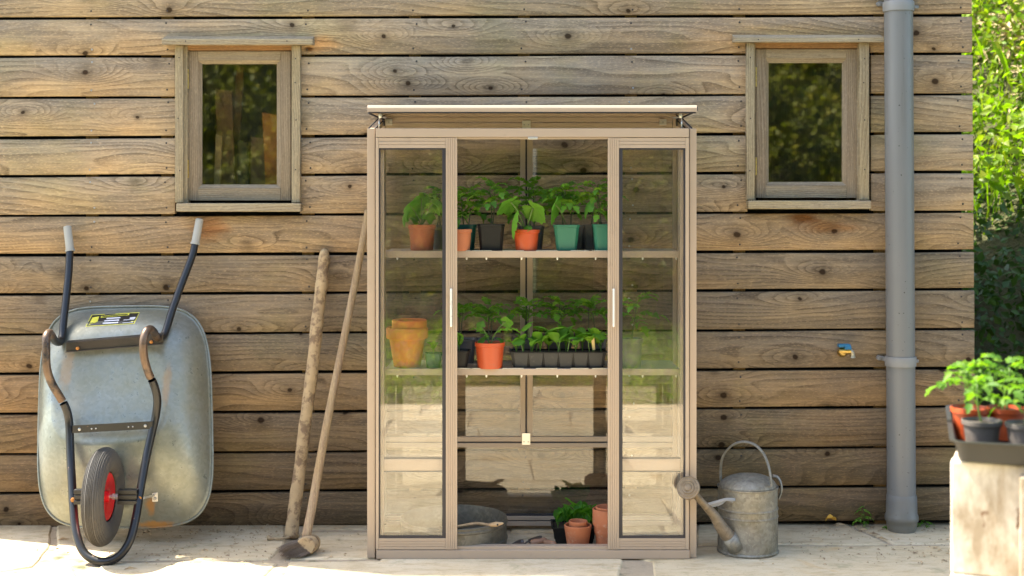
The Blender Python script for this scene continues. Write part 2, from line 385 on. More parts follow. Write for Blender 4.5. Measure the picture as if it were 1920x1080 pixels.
M['dkgreen'] = plain('dark_green_plastic', (.008, .07, .05), .42, var=.1)
M['blackpl'] = plain('black_plastic', (.009, .009, .009), .5, spec=.3, var=.2, dirt=(.05, .045, .04), dirts=20, dth=(.6, .8))
M['traypl'] = plain('charcoal_plastic', (.022, .022, .022), .45, var=.2, dirt=(.08, .07, .06), dirts=30, dth=(.6, .8))
M['greypl'] = plain('grey_brown_plastic', (.10, .085, .075), .5, var=.2, dirt=(.22, .18, .15), dirts=14, dth=(.58, .75))
M['soil'] = plain('potting_compost', (.035, .022, .014), .95, var=.5, vs=120, bump=1, bs=160, dirt=(.12, .08, .05), dirts=140, dth=(.62, .7))
M['stem'] = plain('green_stem', (.10, .17, .035), .5, var=.3, vs=40)
M['stemd'] = plain('dark_stem', (.07, .075, .03), .55, var=.3, vs=40)
M['label'] = plain('bamboo_label', (.62, .45, .20), .6)
M['tomato'] = leafmat('tomato_leaf', [(.09, .22, .025), (.15, .33, .03), (.10, .26, .04), (.26, .42, .045)], .4)
M['tomatolit'] = leafmat('tomato_leaf_lit', [(.09, .20, .02), (.15, .28, .02), (.08, .19, .035), (.20, .32, .025)], .45)  # lit copy of the tomato leaf, the sunlight put into its colour
M['squash'] = leafmat('squash_leaf', [(.10, .26, .035), (.17, .34, .045), (.09, .24, .04)], .45, island=False)
M['lettuce'] = leafmat('lettuce_leaf', [(.09, .26, .025), (.14, .36, .035), (.06, .20, .025)], .45, island=False)
M['seedling'] = leafmat('seedling_leaf', [(.10, .25, .03), (.20, .38, .04), (.09, .23, .04)], .4, island=False)
M['yleaf'] = plain('yellow_leaf', (.60, .32, .03), .6)
M['bristle'] = plain('dark_bristle', (.15, .11, .08), .85, var=.5, vs=200)
M['blade'] = plain('dark_steel_blade', (.13, .11, .10), .45, .7, dirt=(.2, .12, .07), dirts=25)
M['handle'] = plain('worn_handle', (.32, .17, .10), .6, var=.3, vs=50)
t = T('limewashed_boards'); p = t.pos()
c = t.mix(t.ramp(t.noise(t.scale(p, (3, 3, 1.2)), 3, 6, .65), [(.46, 0.), (.62, 1.)]), (.70, .64, .55), (.36, .29, .21))
c = t.mix(t.math('MULTIPLY', t.ramp(t.noise(t.scale(p, (40, 40, 2.5)), 1, 5, .6), [(.5, 0.), (.75, 1.)]), .5), c, (.40, .31, .22))
c = t.mix(t.ramp(t.noise(t.scale(p, (1, 1, .6)), 22, 3, .5), [(.70, 0.), (.74, 1.)]), c, (.22, .14, .09))
M['whitewash'] = t.done(t.bsdf(c, .85, spec=.2, normal=t.bump(t.noise(p, 50, 5, .6), .4, .003)))

t = T('limestone_paving'); p = t.pos(); r = t.rnd()
pl = t.vmath('ADD', p, t.n('ShaderNodeCombineXYZ', {0: t.math('MULTIPLY', r, 17), 1: t.math('MULTIPLY', r, 31), 2: 0.0}))
c = t.mix(t.ramp(t.noise(pl, 2.2, 6, .62), [(.3, 0.), (.7, 1.)]), (.58, .47, .305), (.60, .52, .385))
c = t.mix(r, c, t.mix(1.0, c, (.93, .90, .84), 'MULTIPLY'))
c = t.mix(t.math('MULTIPLY', t.ramp(t.noise(t.scale(pl, (1, 2.6, 1)), 9, 7, .7), [(.48, 0.), (.70, 1.)]), .75), c, (.34, .25, .135))
c = t.mix(t.math('MULTIPLY', t.ramp(t.noise(pl, 4, 5, .7, .6), [(.60, 0.), (.72, 1.)]), .55), c, (.50, .30, .11))
c = t.mix(t.math('MULTIPLY', t.ramp(t.noise(pl, 7, 5, .7, .3), [(.56, 0.), (.70, 1.)]), .6), c, (.25, .23, .13))
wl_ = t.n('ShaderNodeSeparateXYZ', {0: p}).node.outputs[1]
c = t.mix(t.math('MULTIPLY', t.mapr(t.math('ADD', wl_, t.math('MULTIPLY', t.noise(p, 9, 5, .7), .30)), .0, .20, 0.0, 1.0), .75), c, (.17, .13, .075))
c = t.mix(t.math('MULTIPLY', t.ramp(t.noise(t.scale(pl, (1, 1.8, 1)), 55, 4, .75), [(.60, 0.), (.70, 1.)]), .8), c, (.17, .125, .08))
c = t.mix(t.math('MULTIPLY', t.ramp(t.noise(t.scale(pl, (1, 2.2, 1)), 26, 5, .8), [(.64, 0.), (.70, 1.)]), .8), c, (.12, .09, .06))
h = t.noise(pl, 14, 8, .65)
M['stone'] = t.done(t.bsdf(c, .85, spec=.25, normal=t.bump(h, .45, .01)))
t = T('patio_mortar'); p = t.pos()
c = t.mix(t.noise(p, 60, 5, .7), (.29, .225, .15), (.46, .37, .255)); c = t.mix(t.ramp(t.noise(p, 9, 4, .6), [(.55, 0.), (.7, 1.)]), c, (.10, .10, .05))
M['mortar'] = t.done(t.bsdf(c, .95, normal=t.bump(t.noise(p, 120, 6, .7), .8, .004)))
t = T('lawn_earth'); p = t.pos()
c = t.mix(t.noise(p, 3, 6, .65), (.07, .11, .025), (.12, .11, .05)); c = t.mix(t.ramp(t.noise(p, 40, 4, .7), [(.4, 0.), (.7, 1.)]), c, (.05, .10, .02))
M['ground'] = t.done(t.bsdf(c, .95, normal=t.bump(t.noise(p, 60, 6, .7), 1, .03)))
t = T('bank_earth'); p = t.pos()
c = t.mix(t.noise(p, 4, 6, .65), (.055, .07, .018), (.10, .085, .035)); M['bank'] = t.done(t.bsdf(c, .95, normal=t.bump(t.noise(p, 30, 6, .7), 1, .03)))
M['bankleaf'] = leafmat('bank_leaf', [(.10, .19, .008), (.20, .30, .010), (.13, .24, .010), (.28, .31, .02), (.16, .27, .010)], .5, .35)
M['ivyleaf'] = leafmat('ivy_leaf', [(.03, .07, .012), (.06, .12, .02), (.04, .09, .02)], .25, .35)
M['treeleaf'] = leafmat('tree_leaf', [(.05, .11, .01), (.09, .17, .015), (.06, .13, .015), (.14, .20, .03)], .4, .35)
M['hedgeleaf'] = leafmat('hedge_leaf', [(.045, .06, .006), (.19, .19, .010), (.08, .095, .008), (.26, .22, .014)], .4, .4)
M['drygrass'] = plain('dry_grass', (.42, .32, .16), .8, var=.35, vs=20)
M['trunk'] = plain('trunk_bark', (.09, .07, .05), .9, var=.4, bump=1, bs=30)
M['roof'] = plain('roof_sheet', (.10, .10, .10), .7)

# ------------------------------------------------------------------ ground and patio
ground = build('ground', G().add([(-90,-90,-.06),(90,-90,-.06),(90,90,-.06),(-90,90,-.06)], [(0,1,2,3)]), M['ground']); ground['kind'] = 'structure'
patio = build('patio', G().box(-4.6, 3.2, -4.35, .5, -.055, -.006), M['mortar']); patio['kind'] = 'structure'
def slab(poly, top=0.0, th=.04):
    """one paving stone, its outline roughened, its upper edge rounded off"""
    pts = []
    n = len(poly)
    for i in range(n):
        a = Vector((*poly[i], 0)); b = Vector((*poly[(i+1) % n], 0)); L = (b-a).length; k = max(1, int(L/.09))
        nn = Vector((-(b-a).y, (b-a).x, 0)).normalized()
        for j in range(k):
            q = a.lerp(b, j/k)
            if j: q = q + nn*random.uniform(-.006, .006)
            pts.append(q)
    c = sum(pts, Vector())/len(pts); m = len(pts)
    g = G(); rows = []
    for ins, z in ((0, top-th), (0, top-.009), (.004, top-.003), (.011, top)):
        rows.append([Vector((q.x, q.y, 0)) + (c-q).normalized()*ins + Vector((0, 0, z)) for q in pts])
    g.grid(rows, close=True); g.add(rows[-1], [tuple(range(m))])
    tilt = (random.uniform(-.002, .002), random.uniform(-.002, .002))
    g.v = [(v[0], v[1], v[2] + (v[0]-c.x)*tilt[0] + (v[1]-c.y)*tilt[1]) for v in g.v]
    o = build('paving_stone', g, M['stone'], patio, loc=(c.x, c.y, 0), auto=40); return o
gp = lambda px, py: ((px-CX)*(CAM_Z*F/(py-HZ))/F, CAM_Z*F/(py-HZ) + CAM_Y)
# the stones nearest the wall, outlined where the photograph shows their joints
for poly in [
    [(-60, 1078), (60, 1062), (92, 1026), (98, 978), (-60, 976)][::-1],
    [(106, 1024), (160, 1050), (372, 1048), (505, 1048), (532, 1022), (536, 976), (106, 978)],
    [(566, 992), (700, 992), (700, 975), (580, 975)],
    [(550, 1022), (543, 1048), (704, 1046), (704, 997), (564, 997)],
    [(712, 1020), (930, 1020), (930, 1001), (712, 1001)], [(712, 997), (950, 997), (950, 975), (712, 975)],
    [(956, 997), (1290, 997), (1290, 975), (956, 975)], [(936, 1024), (1300, 1022), (1300, 1001), (936, 1001)],
    [(1308, 1021), (1668, 1020), (1600, 990), (1585, 975), (1308, 975)], [(1674, 1019), (1990, 1018), (1990, 975), (1594, 975), (1608, 990)],
    [(1226, 1088), (1600, 1090), (2000, 1090), (2000, 1022), (1640, 1023), (1320, 1025), (1172, 1029), (1186, 1044), (1222, 1052)],
    [(524, 1088), (880, 1092), (1160, 1084), (1170, 1051), (1160, 1029), (712, 1029), (712, 1052), (540, 1054)],
    [(170, 1085), (490, 1090), (520, 1056), (505, 1054), (370, 1054), (190, 1054)],
    [(-60, 1090), (70, 1090), (150, 1088), (120, 1046), (80, 1060), (60, 1070), (-60, 1086)],
]:
    q = [gp(*a) for a in poly]
    ar = sum(q[i][0]*q[(i+1) % len(q)][1]-q[(i+1) % len(q)][0]*q[i][1] for i in range(len(q)))
    slab(q if ar > 0 else q[::-1])
# further stones towards and behind the camera
ys = [-1.02, -1.55, -2.05, -2.6, -3.15, -3.7, -4.32]
for j in range(len(ys)-1):
    x = -4.5 + random.uniform(0, .3)
    while x < 3.0:
        wd = random.uniform(.5, .95); a = random.uniform(-.04, .04)
        slab([(x+a, ys[j+1]+.012), (min(x+wd, 3.15)-.012+a, ys[j+1]+.012), (min(x+wd, 3.15)-.012-a, ys[j]-.012), (x-a, ys[j]-.012)])
        x += wd
# row closing the gap between the outlined stones and the rows further out
x = -4.5
while x < 3.0:
    wd = random.uniform(.5, .9); yt = -.80 if -2.2 < x+wd/2 else -.80
    slab([(x, -1.008), (x+wd-.014, -1.008), (x+wd-.014, -.84), (x, -.84)]); x += wd
for (x0, x1) in ((-4.5, -3.4), (-3.38, -2.35)): slab([(x0, -.82), (x1, -.82), (x1, .0), (x0, .0)])

# ------------------------------------------------------------------ the timber shed
shed = thing('timber_shed', 'weathered wooden shed wall of wide horizontal boards behind the greenhouse', 'shed', (-.4, 0, 0))
GL = [-40, 34, 107, 183, 258, 331, 404.5, 478.5, 553, 627, 701, 777, 851.5, 925, 993]
GR = [-46, 28, 101, 176, 249, 323, 396.5, 470, 543, 616.5, 690, 763, 837, 910.5, 978]
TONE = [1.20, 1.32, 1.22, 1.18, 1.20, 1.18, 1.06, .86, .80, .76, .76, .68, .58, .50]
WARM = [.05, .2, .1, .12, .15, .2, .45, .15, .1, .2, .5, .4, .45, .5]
def gy(arr_i, px): return GL[arr_i] + (GR[arr_i]-GL[arr_i])*px/1820.0
XL, XR = -2.73, X(1826, 0)
pxL = CX + XL*F/D(0)
WINS = [(329, 562, 78, 396), (1402, 1632, 78, 390)]
def plank(i, p0, p1, notch=None):
    e = 2.6 + .8*math.sin(i*2.1)       # half the gap, in photograph pixels
    a0, a1 = gy(i, p0)+e, gy(i, p1)+e; b0, b1 = gy(i+1, p0)-e, gy(i+1, p1)-e
    n = max(2, int(abs(p1-p0)/120)); top = []; bot = []; fl = [k/n for k in range(n+1)]
    for (a_, b_, _) in (notch or []): fl += [(q-p0)/(p1-p0) for q in (a_-.01, a_, b_, b_+.01)]
    fl.sort(); n = len(fl)-1
    for f in fl:
        px = p0+(p1-p0)*f
        j = .35*math.sin(px*.013+i*1.7) + .25*math.sin(px*.037+i)
        top.append((X(px, 0), Z(a0+(a1-a0)*f+j, 0))); yb_ = next((c_ for a_, b_, c_ in (notch or []) if a_ <= px+1e-6 and px-1e-6 <= b_), b0+(b1-b0)*f+j*.8); bot.append((X(px, 0), Z(yb_, 0)))
    yo = -.0015*((i*7) % 3)
    g = G(); rows = [[(x, .024, z) for x, z in top], [(x, yo+.0035, z) for x, z in top], [(x, yo, z-.0035) for x, z in top],
                     [(x, yo, z+.0035) for x, z in bot], [(x, yo+.0035, z) for x, z in bot], [(x, .024, z) for x, z in bot]]
    g.grid(rows); m = n+1
    g.add([r[0] for r in rows], [(0, 1, 2, 3, 4, 5)][::1]); g.add([r[-1] for r in rows], [(5, 4, 3, 2, 1, 0)])
    o = build('plank', g, M['clad'], shed, loc=(X((p0+p1)/2, 0), 0, Z((a0+b0)/2, 0)), auto=50)
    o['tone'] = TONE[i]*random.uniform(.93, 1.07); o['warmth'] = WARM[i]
    return o
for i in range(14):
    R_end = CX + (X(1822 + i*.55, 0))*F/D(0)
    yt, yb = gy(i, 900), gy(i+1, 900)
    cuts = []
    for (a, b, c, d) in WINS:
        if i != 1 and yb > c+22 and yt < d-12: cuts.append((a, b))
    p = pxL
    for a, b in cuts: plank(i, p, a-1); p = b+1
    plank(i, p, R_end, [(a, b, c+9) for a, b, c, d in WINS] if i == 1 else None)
# above the picture the wall goes on to the roof
zt = Z(-46, 0)+.004; k = 0
while zt < 3.66:
    g = G().box(XL, XR, 0, .024, zt+.004, min(zt+.158, 3.68))
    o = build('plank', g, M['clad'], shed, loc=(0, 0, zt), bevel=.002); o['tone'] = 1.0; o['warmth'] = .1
    zt += .163; k += 1
# battens behind the boards, lining, body of the shed
NCOL = [173, 314, 578, 778, 982, 1183, 1386, 1800]
for px in [-120] + NCOL[:-1] + [1650]:
    x = X(px, .03); build('batten', G().box(x-.024, x+.024, .0245, .046, .0, 3.66), M['batten'], shed)
lin = G()
xs = [XL+.03, X(353, .06), X(545, .06), X(1420, .06), X(1606, .06), XR-.035]
z0w, z1w = Z(376, .06), Z(96, .06)
lin.box(xs[0], xs[1], .047, .06, -.02, 3.66); lin.box(xs[2], xs[3], .047, .06, -.02, 3.66); lin.box(xs[4], xs[5], .047, .06, -.02, 3.66)
for a, b in ((1, 2), (3, 4)): lin.box(xs[a], xs[b], .047, .06, -.02, z0w); lin.box(xs[a], xs[b], .047, .06, z1w, 3.66)
build('wall_lining', lin, M['dark'], shed)
body = G(); body.box(XL+.03, XL+.08, .061, 1.9, 0, 3.66); body.box(XR-.085, XR-.035, .061, 1.9, 0, 3.66); body.box(XL+.03, XR-.035, 1.9, 1.95, 0, 3.66)
build('side_wall', body, M['batten'], shed)
build('roof', G().prism([(XL-.0, -.0, 3.69), (XL, 1.96, 3.69), (XR, 1.96, 3.69), (XR, 0, 3.69)][::-1], (0, 0, .06)), M['roof'], shed)
# inner partition a little behind the panes: the workshop is a shallow, cluttered space
build('inner_wall', G().box(XL+.09, XR-.09, 1.3, 1.33, 0, 3.6), M['batten'], shed)
# screws in pairs down every batten
sd, sb = G(), G()
for i in range(14):
    for px in NCOL:
        inwin = any(a < px < b and gy(i+1, px) > c+22 and gy(i, px) < d-12 for a, b, c, d in WINS)
        if inwin: continue
        for yy in (gy(i, px)+12, gy(i+1, px)-13):
            q = px + random.uniform(-5, 5); c = P(q, yy+random.uniform(-2, 2), 0)
            (sb if (px in (173, 1183) and random.random() < .6) else sd).lathe([(.0042, -.0052), (.0036, -.0058)], (c.x, 0, c.z), 'Y', 8)
tag(build('screw_head', sd, M['screw'], shed), kind='stuff')
tag(build('screw_head', sb, M['screwlight'], shed), kind='stuff')

def window(side):
    if side == 0:
        L = dict(lin=(303, 586, 73, 84), tl=(328, 343), tr=(547, 563), ty=(84, 381), sill=(330, 564, 381, 397), fr=(353, 545, 96, 376), gl=(379, 519, 120, 346), hx=353)
    else:
        L = dict(lin=(1377, 1658, 70, 79), tl=(1400, 1414), tr=(1612, 1630), ty=(79, 376), sill=(1403, 1634, 376, 392), fr=(1418, 1607, 92, 371), gl=(1441, 1579, 118, 341), hx=1418)
    w = bpy.data.objects.new('window', None); _link(w, shed, P((L['fr'][0]+L['fr'][1])/2, L['sill'][3], 0))
    w['label'] = ['small casement window left of the greenhouse with tools behind the pane', 'small casement window by the drainpipe with hedge reflected in its pane'][side]
    def bx(name, x0, x1, y0, y1, Ya, Yb, mat, bev=.002):
        return build(name, G().box(X(x0, Ya), X(x1, Ya), Ya, Yb, Z(y1, Ya), Z(y0, Ya)), mat, w, bevel=bev)
    l = L['lin']; g = G()
    za, zb = Z(l[3], -.06), Z(l[2], -.06); x0, x1 = X(l[0], -.06), X(l[1], -.06)
    g.prism([(x0, -.06, za), (x0, -.06, zb), (x0, -.002, zb+.018), (x0, -.002, za+.004)], (x1-x0, 0, 0))
    build('head_board', g, M['trim'], w, bevel=.002)
    for s in ('tl', 'tr'): bx('trim_board', L[s][0], L[s][1], L['ty'][0]+1, L['ty'][1]-1, -.03, -.002, M['trimv'])
    s = L['sill']; bx('sill', s[0], s[1], s[2], s[3], -.055, .03, M['trim'], .004)
    f = L['fr']
    # reveals
    bx('reveal', L['tl'][1]-1, f[0]-1.5, f[2]-9, f[3]+5, -.012, .05, M['trimv'], 0); bx('reveal', f[1]+1.5, L['tr'][0]+1, f[2]-9, f[3]+5, -.012, .05, M['trimv'], 0)
    bx('reveal', L['tl'][1]-1, L['tr'][0]+1, L['ty'][0]+.5, f[2]-2, -.008, .05, M['trimn'], 0)
    q = L['gl']; Y0 = .004
    bx('sash_stile', f[0], f[0]+18, f[2], f[3], Y0, .045, M['sashv'], .0015); bx('sash_stile', f[1]-19, f[1], f[2], f[3], Y0, .045, M['sashv'], .0015)
    bx('sash_rail', f[0]+18.3, f[1]-19.3, f[2], f[2]+17, Y0+.001, .045, M['sash'], .0015); bx('sash_rail', f[0]+18.3, f[1]-19.3, f[3]-23, f[3], Y0+.001, .045, M['sash'], .0015)
    # glazing bead: four slanting strips round the pane
    o0, o1, o2, o3 = f[0]+18, f[1]-19, f[2]+17, f[3]-23
    O = [P(o0, o2, Y0), P(o1, o2, Y0), P(o1, o3, Y0), P(o0, o3, Y0)]; I = [P(q[0], q[2], Y0+.016), P(q[1], q[2], Y0+.016), P(q[1], q[3], Y0+.016), P(q[0], q[3], Y0+.016)]
    Ob = [v+Vector((0, .025, 0)) for v in O]; Ib = [v+Vector((0, .012, 0)) for v in I]
    for k in range(4):
        k2 = (k+1) % 4
        g = G().add([O[k], O[k2], I[k2], I[k], Ob[k], Ob[k2], Ib[k2], Ib[k]], [(0, 3, 2, 1), (4, 5, 6, 7), (0, 1, 5, 4), (2, 3, 7, 6), (1, 2, 6, 5), (3, 0, 4, 7)])
        build('glazing_bead', g, M['sash'] if k % 2 == 0 else M['sashv'], w)
    build('pane', G().box(X(q[0]-4, .022), X(q[1]+4, .022), .022, .026, Z(q[3]+4, .022), Z(q[2]-4, .022)), M['winglass'], w)
    for y0, y1 in ((f[2]+34, f[2]+71), (f[3]-76, f[3]-42)):
        g = G()
        for j in range(5):
            a = y0+(y1-y0)*j/5; c = P(L['hx']-1, 0, -.002)
            zz0, zz1 = Z(a+(y1-y0)/5-.6, 0), Z(a, 0); g.lathe([(.0052, zz0), (.0052, zz1)], (c.x, -.004, 0), 'Z', 10)
        build('hinge', g, M['brass'], w, auto=40)
    scr = G()
    for s_, yy in [('tl', y) for y in (108, 172+50, 320)] + [('tr', y) for y in (110, 155, 225, 318)]:
        c = P((L[s_][0]+L[s_][1])/2+random.uniform(-2, 2), yy, -.03); scr.lathe([(.003, -.0305), (.0026, -.0312)], (c.x, 0, c.z), 'Y', 8)
    for xx in (l[0]+45, l[1]-48): c = P(xx, l[2]+4, -.06); scr.lathe([(.003, -.0602), (.0026, -.0612)], (c.x, 0, c.z), 'Y', 8)
    tag(build('screw_head', scr, M['screw'], w), kind='stuff')
window(0); window(1)
# boards and tools stored just inside the left pane
for (x0, x1, y0, y1, Y, mt, tl) in ((408, 440, 165, 420, .22, 'handle', 10), (498, 530, 210, 420, .12, 'orangewood', 14), (470, 500, 255, 420, .26, 'handle', 0), (432, 446, 120, 420, .34, 'handle', -22), (400, 412, 250, 420, .13, 'toolwood', -8), (446, 466, 262, 420, .28, 'blade', 4)):
    o = build('stored_board', G().prism([P(x0+tl*.2, y1, Y), P(x1+tl*.2, y1, Y), P(x1-tl*.5, y0+6, Y), P(x0-tl*.5, y0, Y)][::-1], (0, .02, 0)), M[mt], None, loc=P(x0, y1, Y), bevel=.003)
    o['label'] = {408: 'brown tapering board standing upright inside the left window', 498: 'orange-brown board at the right edge inside the left window', 470: 'wide brown board leaning inside the left window', 432: 'slanting pole deep inside the left window', 400: 'thin light stick low inside the left window', 446: 'narrow dark grey board in the middle of the left window, behind the glass'}[x0]
    o['category'] = 'board'; o['group'] = 'boards stored behind the left window'
build('shelf', G().box(X(370, .28), X(620, .28), .10, .34, Z(418, .28), Z(410, .28)), M['batten'], shed)
# ------------------------------------------------------------------ the greenhouse
YF, YR = -.52, -.055
gh = thing('mini_greenhouse', 'tall narrow beige metal greenhouse with glass doors slid open against the timber wall', 'greenhouse', (X(997, YF), (YF+YR)/2, 0))
def bar(name, x0, x1, y0, y1, Ya, Yb, mat='alu', bev=.0012, par=None, lab=None):
    """a profile given by its outline in the photograph (pixels) on its front plane Ya"""
    return build(name, G().box(X(x0, Ya), X(x1, Ya), Ya, Yb, Z(y1, Ya), Z(y0, Ya)), M[mat], par or gh, bevel=bev)
def ribbed(name, x0, x1, y0, y1, Ya, Yb, vert, par, n=3):
    """an extruded profile with shallow grooves along its face"""
    g = G(); a0, a1, b0, b1 = X(x0, Ya), X(x1, Ya), Z(y1, Ya), Z(y0, Ya)
    lo, hi = (a0, a1) if vert else (b0, b1); ws = (hi-lo); gr = .0012; prof = [(lo, Yb), (lo, Ya)]
    for k in range(1, n+1):
        c = lo + ws*k/(n+1); prof += [(c-gr, Ya), (c-gr*.4, Ya+.002), (c+gr*.4, Ya+.002), (c+gr, Ya)]
    prof += [(hi, Ya), (hi, Yb)]
    if vert: g.prism([(p, y, b0) for p, y in prof], (0, 0, b1-b0))
    else: g.prism([(a0, y, p) for p, y in prof][::-1], (a1-a0, 0, 0))
    return build(name, g, M['alu'], par)
x0, x1 = X(688, YF), X(1307, YF)
# corner posts
for (a, b, name) in ((688.5, 703, 'corner_post'), (1293, 1306, 'corner_post')):
    bar(name, a, b, 241, 1046, YF+.012, YF+.045)
bar('corner_post', 711, 723, 222, 982, YR-.022, YR); bar('corner_post', 1262, 1277, 222, 982, YR-.022, YR)
bar('header_rail', 704.5, 1292, 240.5, 257, YF-.002, YF+.045)
bar('top_track', 857, 1140, 257.4, 260.5, YF+.004, YF+.04)
bar('sill', 705.5, 1293, 1032, 1048, YF-.002, YF+.048); bar('bottom_track', 710, 1290, 1024.5, 1031.4, YF+.012, YF+.05)
bar('door_catch', 990, 1008, 256.8, 261.2, YF-.004, YF+.01, 'steel')
# sliding doors
for sd_, (xa, xb, xc, xd, hx) in enumerate(((704.5, 710, 836, 857, 846), (1292, 1285.5, 1160.5, 1140, 1150.5))):
    d = bpy.data.objects.new('sliding_door', None); _link(d, gh, (X((xa+xd)/2, YF), YF, Z(1030, YF)))
    lo, hi = min(xa, xb), max(xa, xb); bar('stile', lo, hi, 258, 1030.5, YF, YF+.018, par=d)
    lo, hi = min(xc, xd), max(xc, xd); ribbed('stile', lo, hi, 258, 1030.5, YF-.001, YF+.018, True, d, 4)
    lo, hi = min(xb, xc)+.3, max(xb, xc)-.3
    ribbed('rail', lo, hi, 258.4, 277.5, YF+.0005, YF+.018, False, d, 2); ribbed('rail', lo, hi, 1009.5, 1030.2, YF+.0005, YF+.018, False, d, 3)
    Yg = YF+.004; gk = G(); u = 6.5
    i0, i1 = (lo+2.5, hi-6.5) if sd_ == 0 else (lo+6.5, hi-3.5)
    for (a, b, c, e) in ((lo, i0, 277.6, 1009.4), (i1, hi, 277.6, 1009.4), (i0, i1, 277.6, 280.5), (i0, i1, 1004.8, 1009.4)):
        gk.box(X(a, Yg), X(b, Yg), Yg, Yg+.009, Z(e, Yg), Z(c, Yg))
    build('rubber_seal', gk, M['gasket'], d)
    build('glass_pane', G().box(X(i0-1, Yg), X(i1+1, Yg), Yg+.003, Yg+.007, Z(1006, Yg), Z(279, Yg)), M['glass'], d)
    c = X(hx, YF-.012); h = G(); h.tube(spline([(c, YF-.001, Z(543.5, YF)), (c, YF-.011, Z(543, YF)), (c, YF-.013, Z(548, YF)), (c, YF-.013, Z(605, YF)), (c, YF-.011, Z(610, YF)), (c, YF-.001, Z(609.5, YF))], 4), .0042, 10)
    build('door_handle', h, M['satin'], d, smooth=True)
# fixed front panels behind the doors
YP = YF+.026
for (a, b) in ((712, 850), (1147, 1284)):
    q = bpy.data.objects.new('front_panel', None); _link(q, gh, (X(a, YP), YP, Z(1028, YP)))
    bar('frame_bar', a, a+8, 262, 1024, YP, YP+.014, par=q); bar('frame_bar', b-8, b, 262, 1024, YP, YP+.014, par=q)
    bar('frame_bar', a+8.3, b-8.3, 262, 272, YP+.0005, YP+.014, par=q); bar('frame_bar', a+8.3, b-8.3, 1016, 1024, YP+.0005, YP+.014, par=q)
    bar('cross_bar', a+8.3, b-8.3, 861, 882.5, YP-.001, YP+.014, par=q)
    bar('rubber_seal', a+8.3, b-8.3, 857.5, 860.7, YP+.001, YP+.012, 'gasket', 0, par=q); bar('rubber_seal', a+8.3, b-8.3, 882.8, 885, YP+.001, YP+.012, 'gasket', 0, par=q)
    for (c, e) in ((272, 858), (885, 1016)):
        build('glass_pane', G().box(X(a+7, YP), X(b-7, YP), YP+.005, YP+.009, Z(e, YP), Z(c, YP)), M['glass'], q)
# sides
for s, (xo, xi) in enumerate(((x0+.003, x0+.021), (x1-.021, x1-.003))):
    q = bpy.data.objects.new('side_panel', None); _link(q, gh, ((xo+xi)/2, (YF+YR)/2, 0))
    zt0, zt1 = Z(241, YF), Z(222, YR)
    build('side_rail', G().box(xo, xi, YF+.046, YR-.023, .004, .05), M['alu'], q, bevel=.001)
    build('side_rail', G().box(xo+.002, xi-.002, YF+.046, YR-.023, .265, .30), M['alu'], q, bevel=.001)
    g = G(); g.prism([(xo, YF+.046, zt0-.03), (xo, YF+.046, zt0), (xo, YR-.023, zt1), (xo, YR-.023, zt1-.03)], (xi-xo, 0, 0)); build('side_rail', g, M['alu'], q, bevel=.001)
    build('side_stile', G().box(xo+.001, xi-.001, YF+.0465, YF+.066, .0505, zt0-.031), M['alu'], q, bevel=.001)
    build('side_stile', G().box(xo+.001, xi-.001, YR-.045, YR-.0235, .0505, zt0-.031), M['alu'], q, bevel=.001)
    for z0, z1 in ((.05, .266), (.299, zt0-.02)): build('glass_pane', G().box((xo+xi)/2-.002, (xo+xi)/2+.002, YF+.06, YR-.03, z0, z1), M['glass'], q)
# back
YB = YR-.02
bar('rear_mullion', 975.5, 985, 250, 818.5, YB, YR); bar('rear_mullion', 988.5, 999, 250, 818.5, YB, YR); bar('rear_seal', 985.3, 988.2, 250, 818.5, YB+.006, YR, 'gasket', 0)
bar('rear_rail', 724, 1261, 819, 828, YB-.001, YR); bar('rear_rail', 724, 1261, 831, 839, YB-.001, YR); bar('rear_seal', 724, 1261, 828.3, 830.7, YB+.006, YR, 'gasket', 0)
bar('rear_rail', 724, 1261, 968, 975.5, YB-.001, YR); bar('rear_rail', 724, 1261, 978, 986, YB-.004, YR); bar('rear_seal', 724, 1261, 964, 967.8, YB+.004, YR-.002, 'gasket', 0); bar('rear_seal', 724, 1261, 975.8, 977.8, YB+.006, YR, 'gasket', 0)
for (a, b, c, e) in ((724, 975, 236, 818), (999, 1261, 236, 818), (724, 1261, 839, 966)):
    build('rear_glass', G().box(X(a-2, YR), X(b+2, YR), YR-.012, YR-.008, Z(e+2, YR), Z(c-2, YR)), M['glass'], gh)
for (a, c) in (((724, 1261), (219.5, 229)), ((724, 1261), (230.5, 240)), ((724, 1261), (241, 252))):
    bar('rear_top_rail', a[0], a[1], c[0], c[1], YB-.002*(c[0] > 225), YR)
def plate(px, py, w_, h_, Y, par=gh, mat='steel'):
    g = G().box(X(px-w_/2, Y), X(px+w_/2, Y), Y-.003, Y, Z(py+h_/2, Y), Z(py-h_/2, Y)); o = build('bracket', g, M[mat], par, bevel=.0006)
    b = G()
    for dx in ((-4, 4) if w_ > 13 else (0,)): b.lathe([(.0035, Y-.0032), (.003, Y-.0065)], (X(px+dx, Y), 0, Z(py+(5 if h_ > 20 else 0), Y)), 'Y', 8)
    tag(build('bolt', b, M['screwlight'], o), kind='stuff')
plate(987, 234, 16, 16, YB-.005); plate(986.5, 823, 15.5, 22, YB-.004); plate(729, 229, 13, 11, YB-.006); plate(1243, 229, 13, 11, YB-.006)
